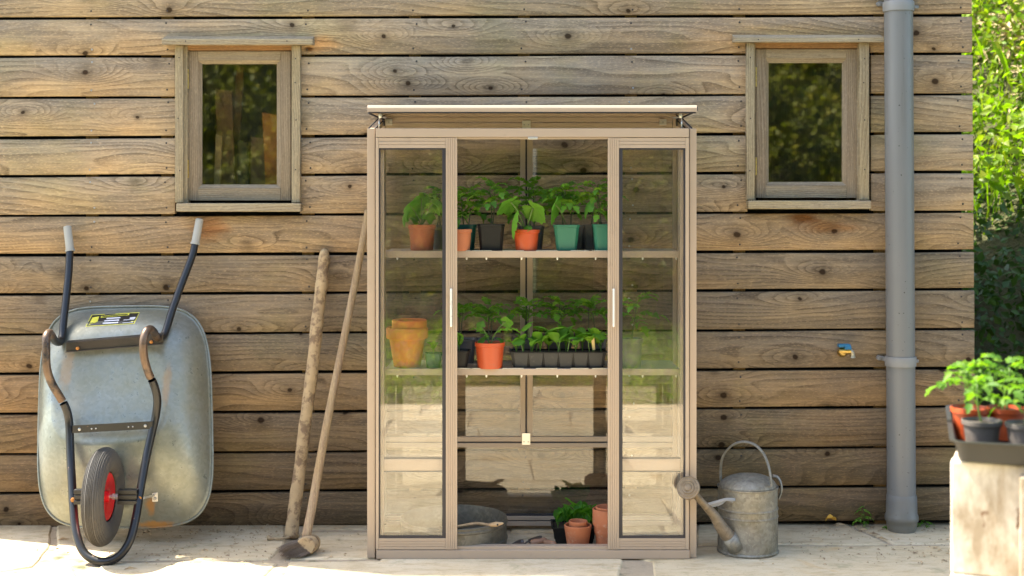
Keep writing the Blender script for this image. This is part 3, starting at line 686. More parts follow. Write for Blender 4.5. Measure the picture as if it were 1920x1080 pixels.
# lid, propped open
lid = bpy.data.objects.new('roof_lid', None); _link(lid, gh, (X(997, YR), YR, Z(213, YR)))
xa, xb = X(688.5, YF-.015), X(1307, YF-.015); Yl = YF-.015
zf0, zf1 = Z(209.5, Yl), Z(196.5, Yl); zr0 = Z(219, YR); zr1 = zr0+.022
g = G(); g.prism([(xa, Yl, zf0), (xa, Yl, zf1-.012), (xa, Yl+.004, zf1-.005), (xa, Yl+.012, zf1-.001), (xa, Yl+.04, zf1), (xa, Yl+.04, zf0)], (xb-xa, 0, 0)); build('front_rail', g, M['alu'], lid, smooth=False)
for a, b in ((xa, xa+.022), (xb-.022, xb)):
    g = G(); g.prism([(a, Yl+.0405, zf0), (a, Yl+.0405, zf1), (a, YR, zr1), (a, YR, zr0)], (b-a, 0, 0)); build('side_rail', g, M['alu'], lid)
g = G(); g.prism([(xa+.022, YR-.04, zr0-.001), (xa+.022, YR-.04, zr1), (xa+.022, YR, zr1), (xa+.022, YR, zr0-.001)], (xb-xa-.044, 0, 0)); build('rear_rail', g, M['alu'], lid)
def lz(Y, k): f = (Y-Yl)/(YR-Yl); return (zf0+(zr0-zf0)*f) if k == 0 else (zf1+(zr1-zf1)*f)
g = G(); g.prism([(xa+.02, Yl+.03, lz(Yl+.03, 0)+.010), (xa+.02, Yl+.03, lz(Yl+.03, 0)+.014), (xa+.02, YR-.03, lz(YR-.03, 0)+.014), (xa+.02, YR-.03, lz(YR-.03, 0)+.010)], (xb-xa-.04, 0, 0)); build('roof_sheet', g, M['alu'], lid)
build('lid_seal', G().box(xa+.004, xb-.004, Yl+.002, Yl+.03, zf0-.004, zf0-.0003), M['gasket'], lid)
for (px, sg) in ((711, 1), (1278, -1)):
    Ys = YF+.02; st = G().tube([P(px, 243, Ys), P(px, 222, Ys)], .0028, 8); build('lid_stay', st, M['steel'], gh, smooth=True)
    st = G().lathe([(.004, Z(222, Ys)), (.007, Z(220, Ys)), (.007, Z(214, Ys)), (.004, Z(211, Ys))], (X(px+2*sg, Ys), Ys, 0), 'Z', 12); build('stay_ball', st, M['steel'], gh, smooth=True)
    a = G(); a.tube([P(px-20*sg, 241, YF+.03), P(px-1*sg, 222, YF+.05), P(px+10*sg, 216, YF+.08)], .0028, 6); a.tube([P(px-8*sg, 241, YF+.06), P(px+8*sg, 226, YF+.10)], .003, 6); a.tube([P(px-20*sg, 212, YF+.01), P(px-2*sg, 220, YF+.05), P(px+9*sg, 224, YF+.09), P(px+9*sg, 236, YF+.10)], .0035, 6)
    build('lid_linkage', a, M['gasket'], gh)
build('end_cap', G().box(xb-.0005, xb+.003, Yl+.001, Yl+.035, zf0+.004, zf1-.006), M['gasket'], lid)
# shelves
SH = []
for (yt, yb) in ((470.5, 483), (691.5, 703.5)):
    Ys = -.452; q = bpy.data.objects.new('shelf', None); zz = Z(yt, Ys); _link(q, gh, (X(997, Ys), Ys, zz)); SH.append(zz)
    bar('front_edge', 722, 1275, yt, yb, Ys, Ys+.012, par=q)
    xs0, xs1 = X(722, Ys)+.001, X(1275, Ys)-.001
    for k in range(6):
        Y0 = Ys+.014+k*.0455; build('shelf_slat', G().box(xs0, xs1, Y0, Y0+.043, zz-.005, zz-.001), M['alu'], q, bevel=.0008)
    bar('rear_edge', 722, 1262, yt-2, yb, Ys+.287, Ys+.30, par=q)
    lip = G()
    for a in (857, 882, 942, 1005, 1070, 1104): lip.box(X(a, Ys), X(a+40 if a > 860 else a+28, Ys), Ys+.002, Ys+.006, zz+.0002, zz+.0022)
    build('clip_wire', lip, M['steel'], q)
    for a in (745, 875, 912, 978, 1045, 1117, 1205, 1268):
        h = G(); c = P(a, yb, Ys+.004); h.tube([c+Vector((0, 0, .003)), c-Vector((0, 0, .005)), c-Vector((0, 0, .009))], [.004, .0035, .0015], 8); build('shelf_hook', h, M['steel'], q)
ZS1, ZS2 = SH

# ------------------------------------------------------------------ plants
def leaflet(g, b, d, up, L, W, droop, lobes=3):
    """a lobed leaflet folded along its midrib: base b, direction d"""
    side = d.cross(up).normalized(); n = 7; mid = []; e1 = []; e2 = []
    for i in range(n):
        u = i/(n-1); c = b + d*(L*u) - up*(droop*L*u*u)
        wv = math.sin(math.pi*min(1, u*.93+.07)**.85)*W*(1 + .32*(1 if i % 2 else -1)*(0 < i < n-1)) if i < n-1 else 0
        f = up*(.30*wv); mid.append(c); o = d*(L*.07*(1 if i % 2 else 0))
        e1.append(c+side*wv+f+o); e2.append(c-side*wv+f+o)
    g.grid([e1, mid, e2])
def tomato_leaf(sd, L=.10):
    r = random.Random(sd); g = G(); cur = []
    a, b2 = r.uniform(.45, .8), r.uniform(.9, 1.5)
    f = lambda t: Vector((L*t, L*.08*math.sin(3*t+sd), L*(a*t-b2*t*t*.8)))
    pts = [f(i/6) for i in range(7)]; g.tube(pts, [.0013-.0001*i for i in range(7)], 4, caps=False)
    up = Vector((0, 0, 1))
    for t_, ll in ((.38, .24), (.58, .36), (.80, .34)):
        p = f(t_); tg = (f(t_+.02)-f(t_-.02)).normalized()
        for s in (-1, 1):
            d = (tg*r.uniform(.35, .7) + Vector((0, s, 0))*1.0 + up*r.uniform(-.15, .25)).normalized()
            leaflet(g, p, d, (up - d*d.dot(up)).normalized(), L*ll*r.uniform(.85, 1.15), L*.105*r.uniform(.85, 1.2), r.uniform(.15, .5))
    p = f(1.0); d = (f(1.0)-f(.94)).normalized(); leaflet(g, p, d, (up - d*d.dot(up)).normalized(), L*.46, L*.15, .35)
    return g
def oval_leaf(sd, L=.05, W=.02, petiole=.25, bend=.5, ruf=.06):
    r = random.Random(sd); g = G(); rows = []
    n = 8
    g.tube([Vector((L*petiole*k/3, 0, L*.25*(k/3))) for k in range(4)], .0014, 4, caps=False)
    b = Vector((L*petiole, 0, L*.25))
    for i in range(n+1):
        u = i/n; c = b + Vector((L*u, 0, L*(.45*u-bend*u*u)))
        w_ = W*(math.sin(math.pi*min(1, .08+.92*u)**.9)**.75 if i < n else 0.02)
        row = []
        for k in (-1, -.5, 0, .5, 1):
            row.append(c + Vector((0, w_*k, abs(k)*w_*.35 + ruf*L*math.sin(u*9+k*2+sd)*abs(k)*.5)))
        rows.append(row)
    return g.grid(rows)
def palm_leaf(sd, Rr=.045, cup=.2, lob=.14):
    """a big lobed, toothed leaf; its stalk joins at the origin, the blade lies round it"""
    r = random.Random(sd); g = G(); n = 40; rings = [[Vector((0, 0, 0))]*n]
    for q in (.3, .6, .85, 1.0):
        row = []
        for k in range(n):
            th = -math.pi + 2*math.pi*(k+.5)/n
            notch = 1-.85*math.exp(-((abs(th)-math.pi)/.30)**2)
            rad = Rr*notch*(1+lob*math.cos(5*th)) * (1+(.05 if k % 2 else -.04)*(q == 1.0)) * (1+.25*math.cos(th))
            x_, y_ = q*rad*math.cos(th), q*rad*math.sin(th)
            row.append(Vector((x_, y_, -cup*(x_*x_+y_*y_)/Rr + .05*Rr*math.cos(5*th)*q + .03*Rr*math.sin(11*th+sd)*q)))
        rings.append(row)
    return g.grid(rings, close=True)
def mesh_of(g, name, mat):
    me = bpy.data.meshes.new(name); me.from_pydata([tuple(v) for v in g.v], [], g.f); me.update(); me.materials.append(mat)
    me.polygons.foreach_set('use_smooth', [True]*len(me.polygons)); return me
TL = [mesh_of(tomato_leaf(k), 'tomato_leaf', M['tomato']) for k in range(7)]
TLL = [mesh_of(tomato_leaf(k+20), 'tomato_leaf', M['tomatolit']) for k in range(5)]
OV = [mesh_of(oval_leaf(k, .055, .017, .3, .5), 'oval_leaf', M['seedling']) for k in range(4)]
LT = [mesh_of(oval_leaf(k+9, .075, .023, .15, .35, .10), 'lettuce_leaf', M['lettuce']) for k in range(4)]
SQ = [mesh_of(palm_leaf(k, .045, .25, .10), 'squash_leaf', M['squash']) for k in range(3)]
GE = [mesh_of(palm_leaf(k+5, .028, .5, .16), 'lobed_leaf', M['squash']) for k in range(3)]
def put(name, me, parent, loc, yaw, pitch=0., roll=0., sc=1.):
    o = bpy.data.objects.new(name, me); _link(o, parent, loc)
    o.rotation_euler = (Matrix.Rotation(yaw, 3, 'Z') @ Matrix.Rotation(-pitch, 3, 'Y') @ Matrix.Rotation(roll, 3, 'X')).to_euler()
    o.scale = (sc,)*3; return o

def pot(parent, c, w, wb, h, mat, kind='round', rim=.16, soil=True, name='pot'):
    """c: centre of the base; w, wb: widths at rim and base"""
    r, rb = w/2, wb/2
    if kind == 'round':
        prof = [(rb, 0), (rb+(r*.94-rb)*(1-rim), h*(1-rim)), (r*.995, h*(1-rim)+.0015), (r, h), (r-.0025, h+.0008), (r*.93, h-.003), (r*.90, h-.012)]; fn = None; n = 36
    elif kind == 'clay':
        prof = [(rb*.97, 0), (rb, .002), (rb+(r*.90-rb)*(1-rim), h*(1-rim)), (r*.97, h*(1-rim)+.002), (r, h*(1-rim)+.006), (r, h-.003), (r-.003, h), (r-.008, h-.002), (r-.010, h-.02), (rb*.9, .012)]; fn = None; n = 40
    else:
        fn = lambda t, i: min(1.0/max(abs(math.cos(t)), abs(math.sin(t))), 1.24)
        prof = [(rb, 0), (rb+(r*.96-rb)*(1-rim*.6), h*(1-rim*.6)), (r*.985, h*(1-rim*.6)+.001), (r, h), (r-.0025, h+.0005), (r*.90, h-.010)]; n = 48
    o = build(name, G().lathe(prof, c, 'Z', n, fn), M[mat], parent, auto=35)
    if kind == 'round' or kind == 'square':
        pass
    if soil: build('compost', G().lathe([(r*.86, h-.016), (r*.90, h-.009), (r*.5, h-.005), (r*.02, h-.004)], c, 'Z', 20, fn), M['soil'], parent, auto=60)
    return o
def bend(base, top, k=.01, n=5):
    base, top = Vector(base), Vector(top); s = Vector((random.uniform(-k, k), random.uniform(-k, k), 0))
    return spline([base, base.lerp(top, .5)+s, top], n)
def tomato(parent, base, H, n=8, spread=1.0, lit=False, stems=1, lean=(0, 0), lo=.35):
    """stems with leaves set round them; every leaf a part"""
    for s in range(stems):
        b = Vector(base)+Vector((random.uniform(-.012, .012), random.uniform(-.008, .008), 0))*(stems > 1)
        h = H*random.uniform(.88, 1.0); top = b+Vector((lean[0]+random.uniform(-.012, .012), lean[1]+random.uniform(-.01, .01), h))
        pts = bend(b, top, .006); m = len(pts); build('stem', G().tube(pts, [.0026-.0013*i/m for i in range(m)], 6), M['stemd' if not lit else 'stem'], parent, smooth=True)  # stem colour likewise has a lit and an unlit copy
        yaw = random.uniform(0, 6.28)
        for k in range(n):
            f = lo+(1-lo)*(k+.3)/n; p = b.lerp(top, f); yaw += 2.4+random.uniform(-.3, .3)
            sc = (.95-.45*f)*spread*H/.13*random.uniform(.85, 1.1)
            put('leaf', random.choice(TLL if lit else (TL+TLL if base[1] < -.3 else TL)), parent, p, yaw, R(random.uniform(5, 30)+35*f*f), R(random.uniform(-20, 20)), sc)  # nearer rows mix in the lit leaf copies to look brighter
def sprout(parent, base, meshes, n, sc, pitch=(25, 60), h=.012, yaw0=None, rise=.0):
    b = Vector(base); yaw = random.uniform(0, 6) if yaw0 is None else yaw0
    build('stem', G().tube([b, b+Vector((0, 0, h))], .0017, 5), M['stem'], parent)
    for k in range(n):
        yaw += 2.2+random.uniform(-.4, .4)
        put('leaf', random.choice(meshes), parent, b+Vector((0, 0, h*(.6+.4*k/n)+rise*k)), yaw, R(random.uniform(*pitch)), R(random.uniform(-20, 20)), sc*random.uniform(.8, 1.15))
def stalked(parent, base, tip, me, yaw, pitch, roll, sc, r=.0020):
    """a leaf on its own stalk"""
    base, tip = Vector(base), Vector(tip); m = base.lerp(tip, .55)+Vector((0, 0, (tip-base).length*.10))
    g = G().tube(spline([base, m, tip], 5), r, 6); build('leaf_stalk', g, M['stem'], parent, smooth=True)
    put('leaf', me, parent, tip, yaw, pitch, roll, sc)

def pot_at(label, cat, px, yt, yb, wt, wb, Y, mat, kind='round', group=None, soil=True, name='potted_plant', z=None):
    zb = z if z is not None else Z(yb, Y)
    c = Vector((X(px, Y), Y, zb)); t = thing(name, label, cat, c, group)
    h = S(yb-yt, Y); pot(t, c, S(wt, Y), S(wb, Y), h, mat, kind, soil=soil); return t, c, h
GU, GLo = 'potted seedlings on the upper greenhouse shelf', 'pots and trays on the lower greenhouse shelf'
YU = -.36; YUb = -.22
def zy(Y): return ZS1+.0
# upper shelf, front row
t, c, h = pot_at('brown plastic pot of lobed pale-green leaves, leftmost on the upper shelf', 'potted plant', 791, 422, 470, 53, 42, -.38, 'brownpot', group=GU, z=ZS1)
tp = c+Vector((0, 0, h-.005))
for (px, py, yw, pi_, ro, sc, me) in ((768, 385, 160, -50, 20, 1.3, 1), (790, 372, 100, -40, 10, 1.15, 0), (812, 382, 20, -30, -20, 1.1, 2), (757, 403, 200, -60, 0, 1.0, 0), (776, 398, 240, -65, 10, 1.1, 2), (806, 400, -60, -55, 0, .9, 1), (823, 377, -20, -40, 0, 1.2, 0), (797, 362, 60, -20, 10, .9, 1)):
    stalked(t, tp, P(px, py, -.40+random.uniform(-.01, .04)), GE[me], R(yw), R(pi_), R(ro), sc)
t, c, h = pot_at('terracotta-orange pot standing in front of a dark green pot beside the left door stile', 'potted plant', 862, 430, 470, 46, 38, -.42, 'terra', group=GU, z=ZS1, soil=True)
t2, c, h = pot_at('dark green square pot with bushy tomato, behind the orange one on the upper shelf', 'potted plant', 869, 423, 470, 50, 40, -.33, 'dkgreen', 'square', group=GU, z=ZS1)
tomato(t2, c+Vector((0.01, 0, h-.01)), .135, 11, 1.05, stems=2, lo=.25)
t, c, h = pot_at('black square pot with bushy dark tomato seedlings, the only black one on the upper shelf', 'potted plant', 921, 421, 470, 52, 42, -.38, 'blackpl', 'square', group=GU, z=ZS1)
tomato(t, c+Vector((-.004, 0, h-.01)), .15, 9, 1.1, stems=2, lo=.42)
t, c, h = pot_at('orange pot with large pale squash leaves hanging over its rim on the upper shelf', 'potted plant', 987, 431, 470, 50, 40, -.40, 'orange', group=GU, z=ZS1)
tp = c+Vector((0, -.005, h-.005))
for (px, py, Y, yw, pi_, ro, sc, me) in ((962, 412, -.465, 205, -72, 20, 1.2, 0), (957, 378, -.44, 175, -28, 25, 1.1, 1), (1000, 390, -.44, 10, -40, -35, 1.1, 2), (990, 425, -.44, 250, -40, 0, .35, 1)):
    stalked(t, tp, P(px, py, Y), SQ[me], R(yw), R(pi_), R(ro), sc, .0028)
t, c, h = pot_at('grey-brown square pot of tomato seedlings behind the orange squash pot', 'potted plant', 996, 425, 468, 50, 40, -.24, 'greypl', 'square', group=GU, z=ZS1)
tomato(t, c+Vector((0, 0, h-.01)), .165, 10, 1.1, stems=2, lo=.35)
t, c, h = pot_at('mid-green square pot in the clear middle of the right half of the upper shelf', 'potted plant', 1062, 422, 470, 50, 37, -.39, 'greenpot', 'square', group=GU, z=ZS1)
tomato(t, c+Vector((-.004, 0, h-.01)), .14, 8, 1.1, stems=3, lo=.45)
stalked(t, c+Vector((0, 0, h)), P(1040, 382, -.45), SQ[2], R(175), R(-65), R(10), 1.25, .0022)
t, c, h = pot_at('grey-brown pot half hidden behind the mid-green square pot', 'potted plant', 1070, 422, 467, 60, 48, -.24, 'greypl', 'square', group=GU, z=ZS1)
tomato(t, c+Vector((0, 0, h-.01)), .13, 6, .9, lo=.4)
t, c, h = pot_at('teal-green square pot at the right door stile on the upper shelf', 'potted plant', 1136, 421, 470, 52, 42, -.39, 'greenpot', 'square', group=GU, z=ZS1)
tomato(t, c+Vector((-.012, 0, h-.01)), .165, 9, .9, stems=2, lean=(-.01, 0), lo=.35)
stalked(t, c+Vector((-.02, 0, h)), P(1103, 380, -.44), GE[1], R(190), R(-45), R(0), 1.35, .0018)
t, c, h = pot_at('dark brown pot between the two green pots on the upper shelf', 'potted plant', 1108, 422, 468, 32, 26, -.27, 'greypl', 'square', group=GU, z=ZS1)
tomato(t, c+Vector((0, 0, h-.01)), .12, 5, .9, lo=.4)
t, c, h = pot_at('brownish pot with tomato seedling behind the leftmost pot on the upper shelf', 'potted plant', 824, 424, 468, 46, 38, -.25, 'greypl', 'round', group=GU, z=ZS1)
tomato(t, c+Vector((0, 0, h-.01)), .15, 9, 1.0, stems=2, lo=.4)
# lower shelf
cpot = thing('terracotta_pot', 'big old terracotta pot on the lower shelf behind the left door', 'flower pot', (X(763.5, -.38), -.38, ZS2), GLo)
c = WLOC[cpot.name]
r_, hb = S(39, -.38), S(76, -.38)
build('pot_body', G().lathe([(S(24, -.38), 0), (S(25, -.38), .003), (S(33.5, -.38), S(52, -.38)), (S(38, -.38), S(53, -.38)), (S(39.5, -.38), S(56, -.38)), (S(39.5, -.38), S(71, -.38)), (S(37.5, -.38), S(73.5, -.38)), (S(33, -.38), S(73, -.38)), (S(30, -.38), S(40, -.38))], c, 'Z', 48), M['terrao'], cpot, auto=40)
ipot = thing('terracotta_pot', 'smaller terracotta pot nested in the big pot on the lower shelf, its rim showing', 'flower pot', (X(767.5, -.38), -.38, ZS2+S(36, -.38)), GLo); c = WLOC[ipot.name]
build('pot_body', G().lathe([(S(26, -.38), 0), (S(29, -.38), S(34, -.38)), (S(32.5, -.38), S(36, -.38)), (S(32.8, -.38), S(51, -.38)), (S(31, -.38), S(52, -.38)), (S(28, -.38), S(51, -.38)), (S(25, -.38), S(30, -.38))], c, 'Z', 44), M['terrao'], ipot, auto=40)
t, c, h = pot_at('small dark green pot with a single sprout beside the big terracotta pot', 'potted plant', 813, 663, 690, 34, 25, -.40, 'dkgreen', 'square', group=GLo, z=ZS2)
sprout(t, c+Vector((0, 0, h-.01)), OV, 4, .75, (25, 70), .02)
t, c, h = pot_at('black nursery pot with narrow seedlings beside the left door stile on the lower shelf', 'potted plant', 858, 658, 690, 48, 36, -.40, 'blackpl', 'square', group=GLo, z=ZS2)
sprout(t, c+Vector((.006, 0, h-.01)), OV, 5, .8, (40, 75), .02); sprout(t, c+Vector((-.015, 0, h-.01)), OV, 4, .8, (40, 70), .02)
t, c, h = pot_at('bright orange pot with a curling pale leaf on the lower shelf', 'potted plant', 918.5, 643, 691, 57, 46, -.42, 'orange', group=GLo, z=ZS2)
tp = c+Vector((.0, 0, h-.006))
lf = mesh_of(tomato_leaf(77, .09), 'kale_leaf', M['squash'])
put('leaf', lf, t, tp+Vector((.005, 0, .01)), R(-10), R(40), 0, 1.0); put('leaf', lf, t, tp, R(170), R(55), 0, .8)
stalked(t, tp, P(948, 603, -.44), SQ[0], R(-20), R(5), R(-60), .55, .0018); stalked(t, tp, P(902, 612, -.43), SQ[1], R(150), R(30), R(-70), .42, .0018)
stalked(t, tp, P(905, 632, -.40), GE[1], R(190), R(-20), R(0), .9, .0016); stalked(t, tp, P(938, 634, -.40), GE[2], R(0), R(-20), R(0), .7, .0016)
# cell tray of seedlings
YT = -.43; tr = thing('seedling_tray', 'long black cell tray of broad-leaved seedlings on the lower shelf', 'seed tray', (X(1047, YT), YT+.03, ZS2), GLo)
def raytray(x0, x1, y0, y1, z0, z1, tp=.012, th=.002):
    o = [(x0+tp, y0+tp*.6, z0), (x1-tp, y0+tp*.6, z0), (x1-tp, y1-tp*.6, z0), (x0+tp, y1-tp*.6, z0)]
    m = [(x0, y0, z1), (x1, y0, z1), (x1, y1, z1), (x0, y1, z1)]
    l = [(x0-.004, y0-.004, z1), (x1+.004, y0-.004, z1), (x1+.004, y1+.004, z1), (x0-.004, y1+.004, z1)]
    l2 = [(a, b, z1+.003) for a, b, _ in l]
    m2 = [(x0+.003, y0+.003, z1+.003), (x1-.003, y0+.003, z1+.003), (x1-.003, y1-.003, z1+.003), (x0+.003, y1-.003, z1+.003)]
    i2 = [(x0+.005, y0+.005, z1-.010), (x1-.005, y0+.005, z1-.010), (x1-.005, y1-.005, z1-.010), (x0+.005, y1-.005, z1-.010)]
    g = G().grid([o, m, l, l2, m2, i2], close=True); g.add(o, [(3, 2, 1, 0)]); return g
ax0, ax1 = X(957, YT), X(1137, YT); az0, az1 = ZS2+.001, ZS2+S(29, YT)
build('tray_rim', raytray(ax0, ax1, YT, YT+.115, az0, az1), M['blackpl'], tr)
for r__ in range(2):
    for k in range(6):
        xa_ = ax0+.012+(ax1-ax0-.024)*k/6; xb_ = xa_+(ax1-ax0-.024)/6; y_ = YT-.001 if r__ == 0 else YT+.058
        if r__ == 0:
            ce = G().prism([(xa_+.001, y_, az1-.001), (xb_-.001, y_, az1-.001), (xb_-.007, y_+.004, az0), (xa_+.007, y_+.004, az0)][::-1], (0, .05, 0))
            build('cell', ce, M['traypl'], tr, bevel=.0012)
build('compost', G().box(ax0+.006, ax1-.006, YT+.006, YT+.109, az0+.01, az1-.003), M['soil'], tr)
for (px, py, sc, dy) in ((968, 655, .7, .02), (982, 650, .8, .03), (998, 655, .75, .02), (1013, 648, 1.1, .03), (1030, 652, .9, .06), (1048, 652, 1.15, .025), (1062, 650, 1.2, .05), (1080, 655, 1.0, .025), (1094, 650, 1.1, .06), (1112, 654, 1.1, .03), (1128, 652, 1.0, .04)):
    sprout(tr, (X(px, YT), YT+dy, az1-.004), OV, random.choice((3, 4, 4)), sc*1.15, (20, 60), .016*sc)
for (px, py, dy, yw, pi_, sc, me) in ((990, 608, .03, 150, -20, .55, 0), (1012, 612, .05, 20, -10, .6, 1), (1045, 614, .03, 190, -5, .62, 2), (1052, 632, .02, 0, 40, .45, 0), (1100, 625, .02, 170, 0, .55, 1), (1120, 625, .03, 10, -10, .55, 2), (975, 638, .01, 200, -10, .4, 0), (1070, 632, .01, 30, 10, .42, 1)):
    stalked(tr, (X(px+(6 if yw > 90 else -6), YT), YT+dy, az1-.003), P(px, py, YT+dy-.005), SQ[me], R(yw), R(pi_), R(random.uniform(-30, 30)), sc*1.25, .0018)
pl_ = build('plant_label', G().prism([P(1111, 656, YT+.02), P(1116, 656, YT+.02), P(1114, 630, YT+.015), P(1108, 630, YT+.015)][::-1], (0, .0015, 0)), M['label'])
tag(pl_, 'blank wooden plant label stuck in the black seedling tray', 'plant label')
# back row of the lower shelf
for (px, mat, lab, H) in ((868, 'greypl', 'tomato seedling in the back row nearest the left door stile on the lower shelf', .155), (915, 'greypl', 'tomato seedling standing behind the bright orange pot', .165), (985, 'greypl', 'tomato seedling in front of the rear mullion on the lower shelf', .17), (1048, 'greypl', 'tomato seedling behind the middle of the black seedling tray', .175), (1112, 'greypl', 'tomato seedling in the back row nearest the right door stile on the lower shelf', .17)):
    t, c, h = pot_at(lab, 'potted plant', px, 640, 684, 50, 40, -.24, mat, 'square', group=GLo, z=ZS2)
    tomato(t, c+Vector((0, 0, h-.01)), H-.03, 6, 1.25, stems=2, lo=.6)
t, c, h = pot_at('grey pot with one arching tomato plant behind the right door on the lower shelf', 'potted plant', 1184, 636, 690, 44, 34, -.40, 'greypl', 'round', group=GLo, z=ZS2)
tomato(t, c+Vector((0, 0, h-.01)), .155, 8, 1.15, lean=(.012, 0), lo=.4)
# ------------------------------------------------------------------ on the greenhouse floor
GF = 'things on the greenhouse floor'
cs = Vector((X(850, -.33), -.30, 0)); sv = thing('garden_riddle', 'round grey metal soil sieve standing on the greenhouse floor', 'sieve', cs, GF)
rs = S(100, -.33); hs = .108
build('rim', G().lathe([(rs-.006, .001), (rs, .004), (rs, .022), (rs+.004, .026), (rs+.004, .030), (rs, .034), (rs, hs-.026), (rs+.004, hs-.022), (rs+.004, hs-.016), (rs, hs-.012), (rs+.001, hs-.003), (rs-.002, hs), (rs-.005, hs-.004), (rs-.005, .012)], cs, 'Z', 72, caps=False), M['sieve'], sv, auto=40)
ms = G()
for k in range(-13, 14):
    a = k*rs/14; b = math.sqrt(rs*rs-a*a)-.006
    ms.box(cs.x+a-.001, cs.x+a+.001, cs.y-b, cs.y+b, .008, .0095); ms.box(cs.x-b, cs.x+b, cs.y+a-.001, cs.y+a+.001, .0095, .011)
build('wire_mesh', ms, M['sieve'], sv)
yb_ = -.33-.12
tw = thing('wooden_scraper', 'pale wooden tool with a hanging hole, lying across the sieve', 'tool', P(900, 985, -.42), GF)
bp = spline([P(815, 994, -.36), P(858, 987, -.40), P(885, 983, -.42), (P(900, 982, -.43)), P(915, 984, -.44), P(930, 983, -.455), P(944, 981, -.465)], 5)
wd = [.004, .006, .009, .008, .0075, .0125, .004]; g = G(); rows = []
for i, p in enumerate(bp):
    f = i/(len(bp)-1)*(len(wd)-1); k = min(int(f), len(wd)-2); w_ = wd[k]+(wd[k+1]-wd[k])*(f-k)
    rows.append([p+Vector((0, math.cos(a)*w_*.9, math.sin(a)*w_*.8 + .0)) for a in [q*math.pi/5 for q in range(10)]])
g.grid(rows, close=True); g.add(rows[-1], [tuple(range(10))]); g.add(rows[0], [tuple(range(10))[::-1]])
build('handle', g, M['toolwood'], tw, smooth=True)
hc = P(933, 984, -.474); build('hanging_hole', G().lathe([(.0035, -.0005), (.003, .004)], hc, 'Y', 12), M['dark'], tw)
for (lab, tip, sh, hd, w_) in (('dark trowel lying on the greenhouse floor beside the sieve', (955, 1010, -.40), (985, 1014, -.36), (1012, 1021, -.33), .030), ('second trowel with lighter handle, right of the dark one on the floor', (990, 1005, -.30), (1015, 1010, -.31), (1032, 1022, -.36), .034)):
    tgt = [P(*a) for a in (tip, sh, hd)]
    for v, zz in zip(tgt, (.008, .014, .018)): v.z = zz
    q = thing('trowel', lab, 'trowel', tgt[1], 'trowels on the greenhouse floor'); q.location.z = 0; WLOC[q.name].z = 0
    d = (tgt[1]-tgt[0]); L = d.length; d.normalize(); s_ = d.cross(Vector((0, 0, 1))).normalized(); rows = []
    for i in range(7):
        u = i/6; ww = w_*(u**.6)*(1 if u < .8 else (1-(u-.8)*2.6)); c_ = tgt[0]+d*L*u
        rows.append([c_+s_*ww*k+Vector((0, 0, .008*abs(k)**2*(1+u)+.001)) for k in (-1, -.6, 0, .6, 1)])
    rows2 = [[v-Vector((0, 0, .0016)) for v in r] for r in rows]
    ring = [r1+r2[::-1] for r1, r2 in zip(rows, rows2)]
    g = G().grid(ring, close=True); build('blade', g, M['blade'], q, smooth=True)
    build('neck', G().tube(spline([tgt[1]-d*.008, tgt[1]+d*.012+Vector((0, 0, .008)), tgt[1].lerp(tgt[2], .4)], 4), .0035, 8), M['blade'], q, smooth=True)
    a_, b_ = tgt[1].lerp(tgt[2], .35), tgt[2]+(tgt[2]-tgt[1]).normalized()*.03; build('handle', G().tube([a_.lerp(b_, f) for f in (0, .1, .3, .6, .9, 1)], [.008, .011, .0125, .0105, .012, .007], 12), M['handle'], q, smooth=True)
t = thing('lettuce_tray', 'black plastic trough of young lettuce behind the small clay pot', 'seed tray', (X(1075, -.28), -.26, 0), GF); xa_, xb_ = X(1036, -.31), X(1118, -.31)
build('trough', raytray(xa_, xb_, -.31, -.17, .001, .062, .014), M['blackpl'], t); build('compost', G().box(xa_+.007, xb_-.007, -.303, -.177, .02, .056), M['soil'], t)
for (px, sc, n, dy) in ((1046, .8, 4, -.27), (1066, 1.0, 5, -.25), (1084, 1.25, 6, -.24), (1100, 1.15, 6, -.26), (1092, 1.0, 5, -.22), (1108, .9, 4, -.28), (1058, .8, 4, -.22)):
    sprout(t, (X(px, dy), dy, .055), LT, n, sc*.9, (35, 80), .012)
def clay(label, px, yt, yb, wt, wb, Y, z=None, rim=.0, mat='terra', grp=GF, name='terracotta_pot'):
    zb = Z(yb, Y) if z is None else z; t = thing(name, label, 'flower pot', (X(px, Y), Y, zb), grp); c = WLOC[t.name]
    r, rb, h = S(wt, Y)/2, S(wb, Y)/2, S(yb-yt, Y); k = 1-rim if rim else .9
    pr = [(rb*.98, 0), (rb, .002)] + ([(rb+(r*.93-rb)*1.0, h*k), (r*.985, h*k+.001), (r, h*k+.005)] if rim else []) + [(r, h-.003), (r-.002, h), (r-.006, h-.001), (r-.009, h-.012), (rb*.85, .010)]
    build('pot_body', G().lathe(pr, c, 'Z', 44), M[mat], t, auto=40); return t
clay('small terracotta pot standing on the floor in front of the lettuce', 1083.5, 980, 1024, 52, 39, -.36, z=0)
clay('little terracotta pot nested inside the small pot in front of the lettuce', 1084, 972, 1000, 36, 28, -.36, z=.048)
clay('tall terracotta pot by the right door stile, bottom of its stack', 1140, 990, 1023, 52, 44, -.36, z=0, rim=.01)
clay('rimmed terracotta pot standing in the stack by the right door stile', 1139, 945, 994, 56, 48, -.36, z=.052, rim=.62)
clay('innermost terracotta pot, only its lip showing atop the stack by the right stile', 1139, 941, 968, 46, 38, -.36, z=.105)
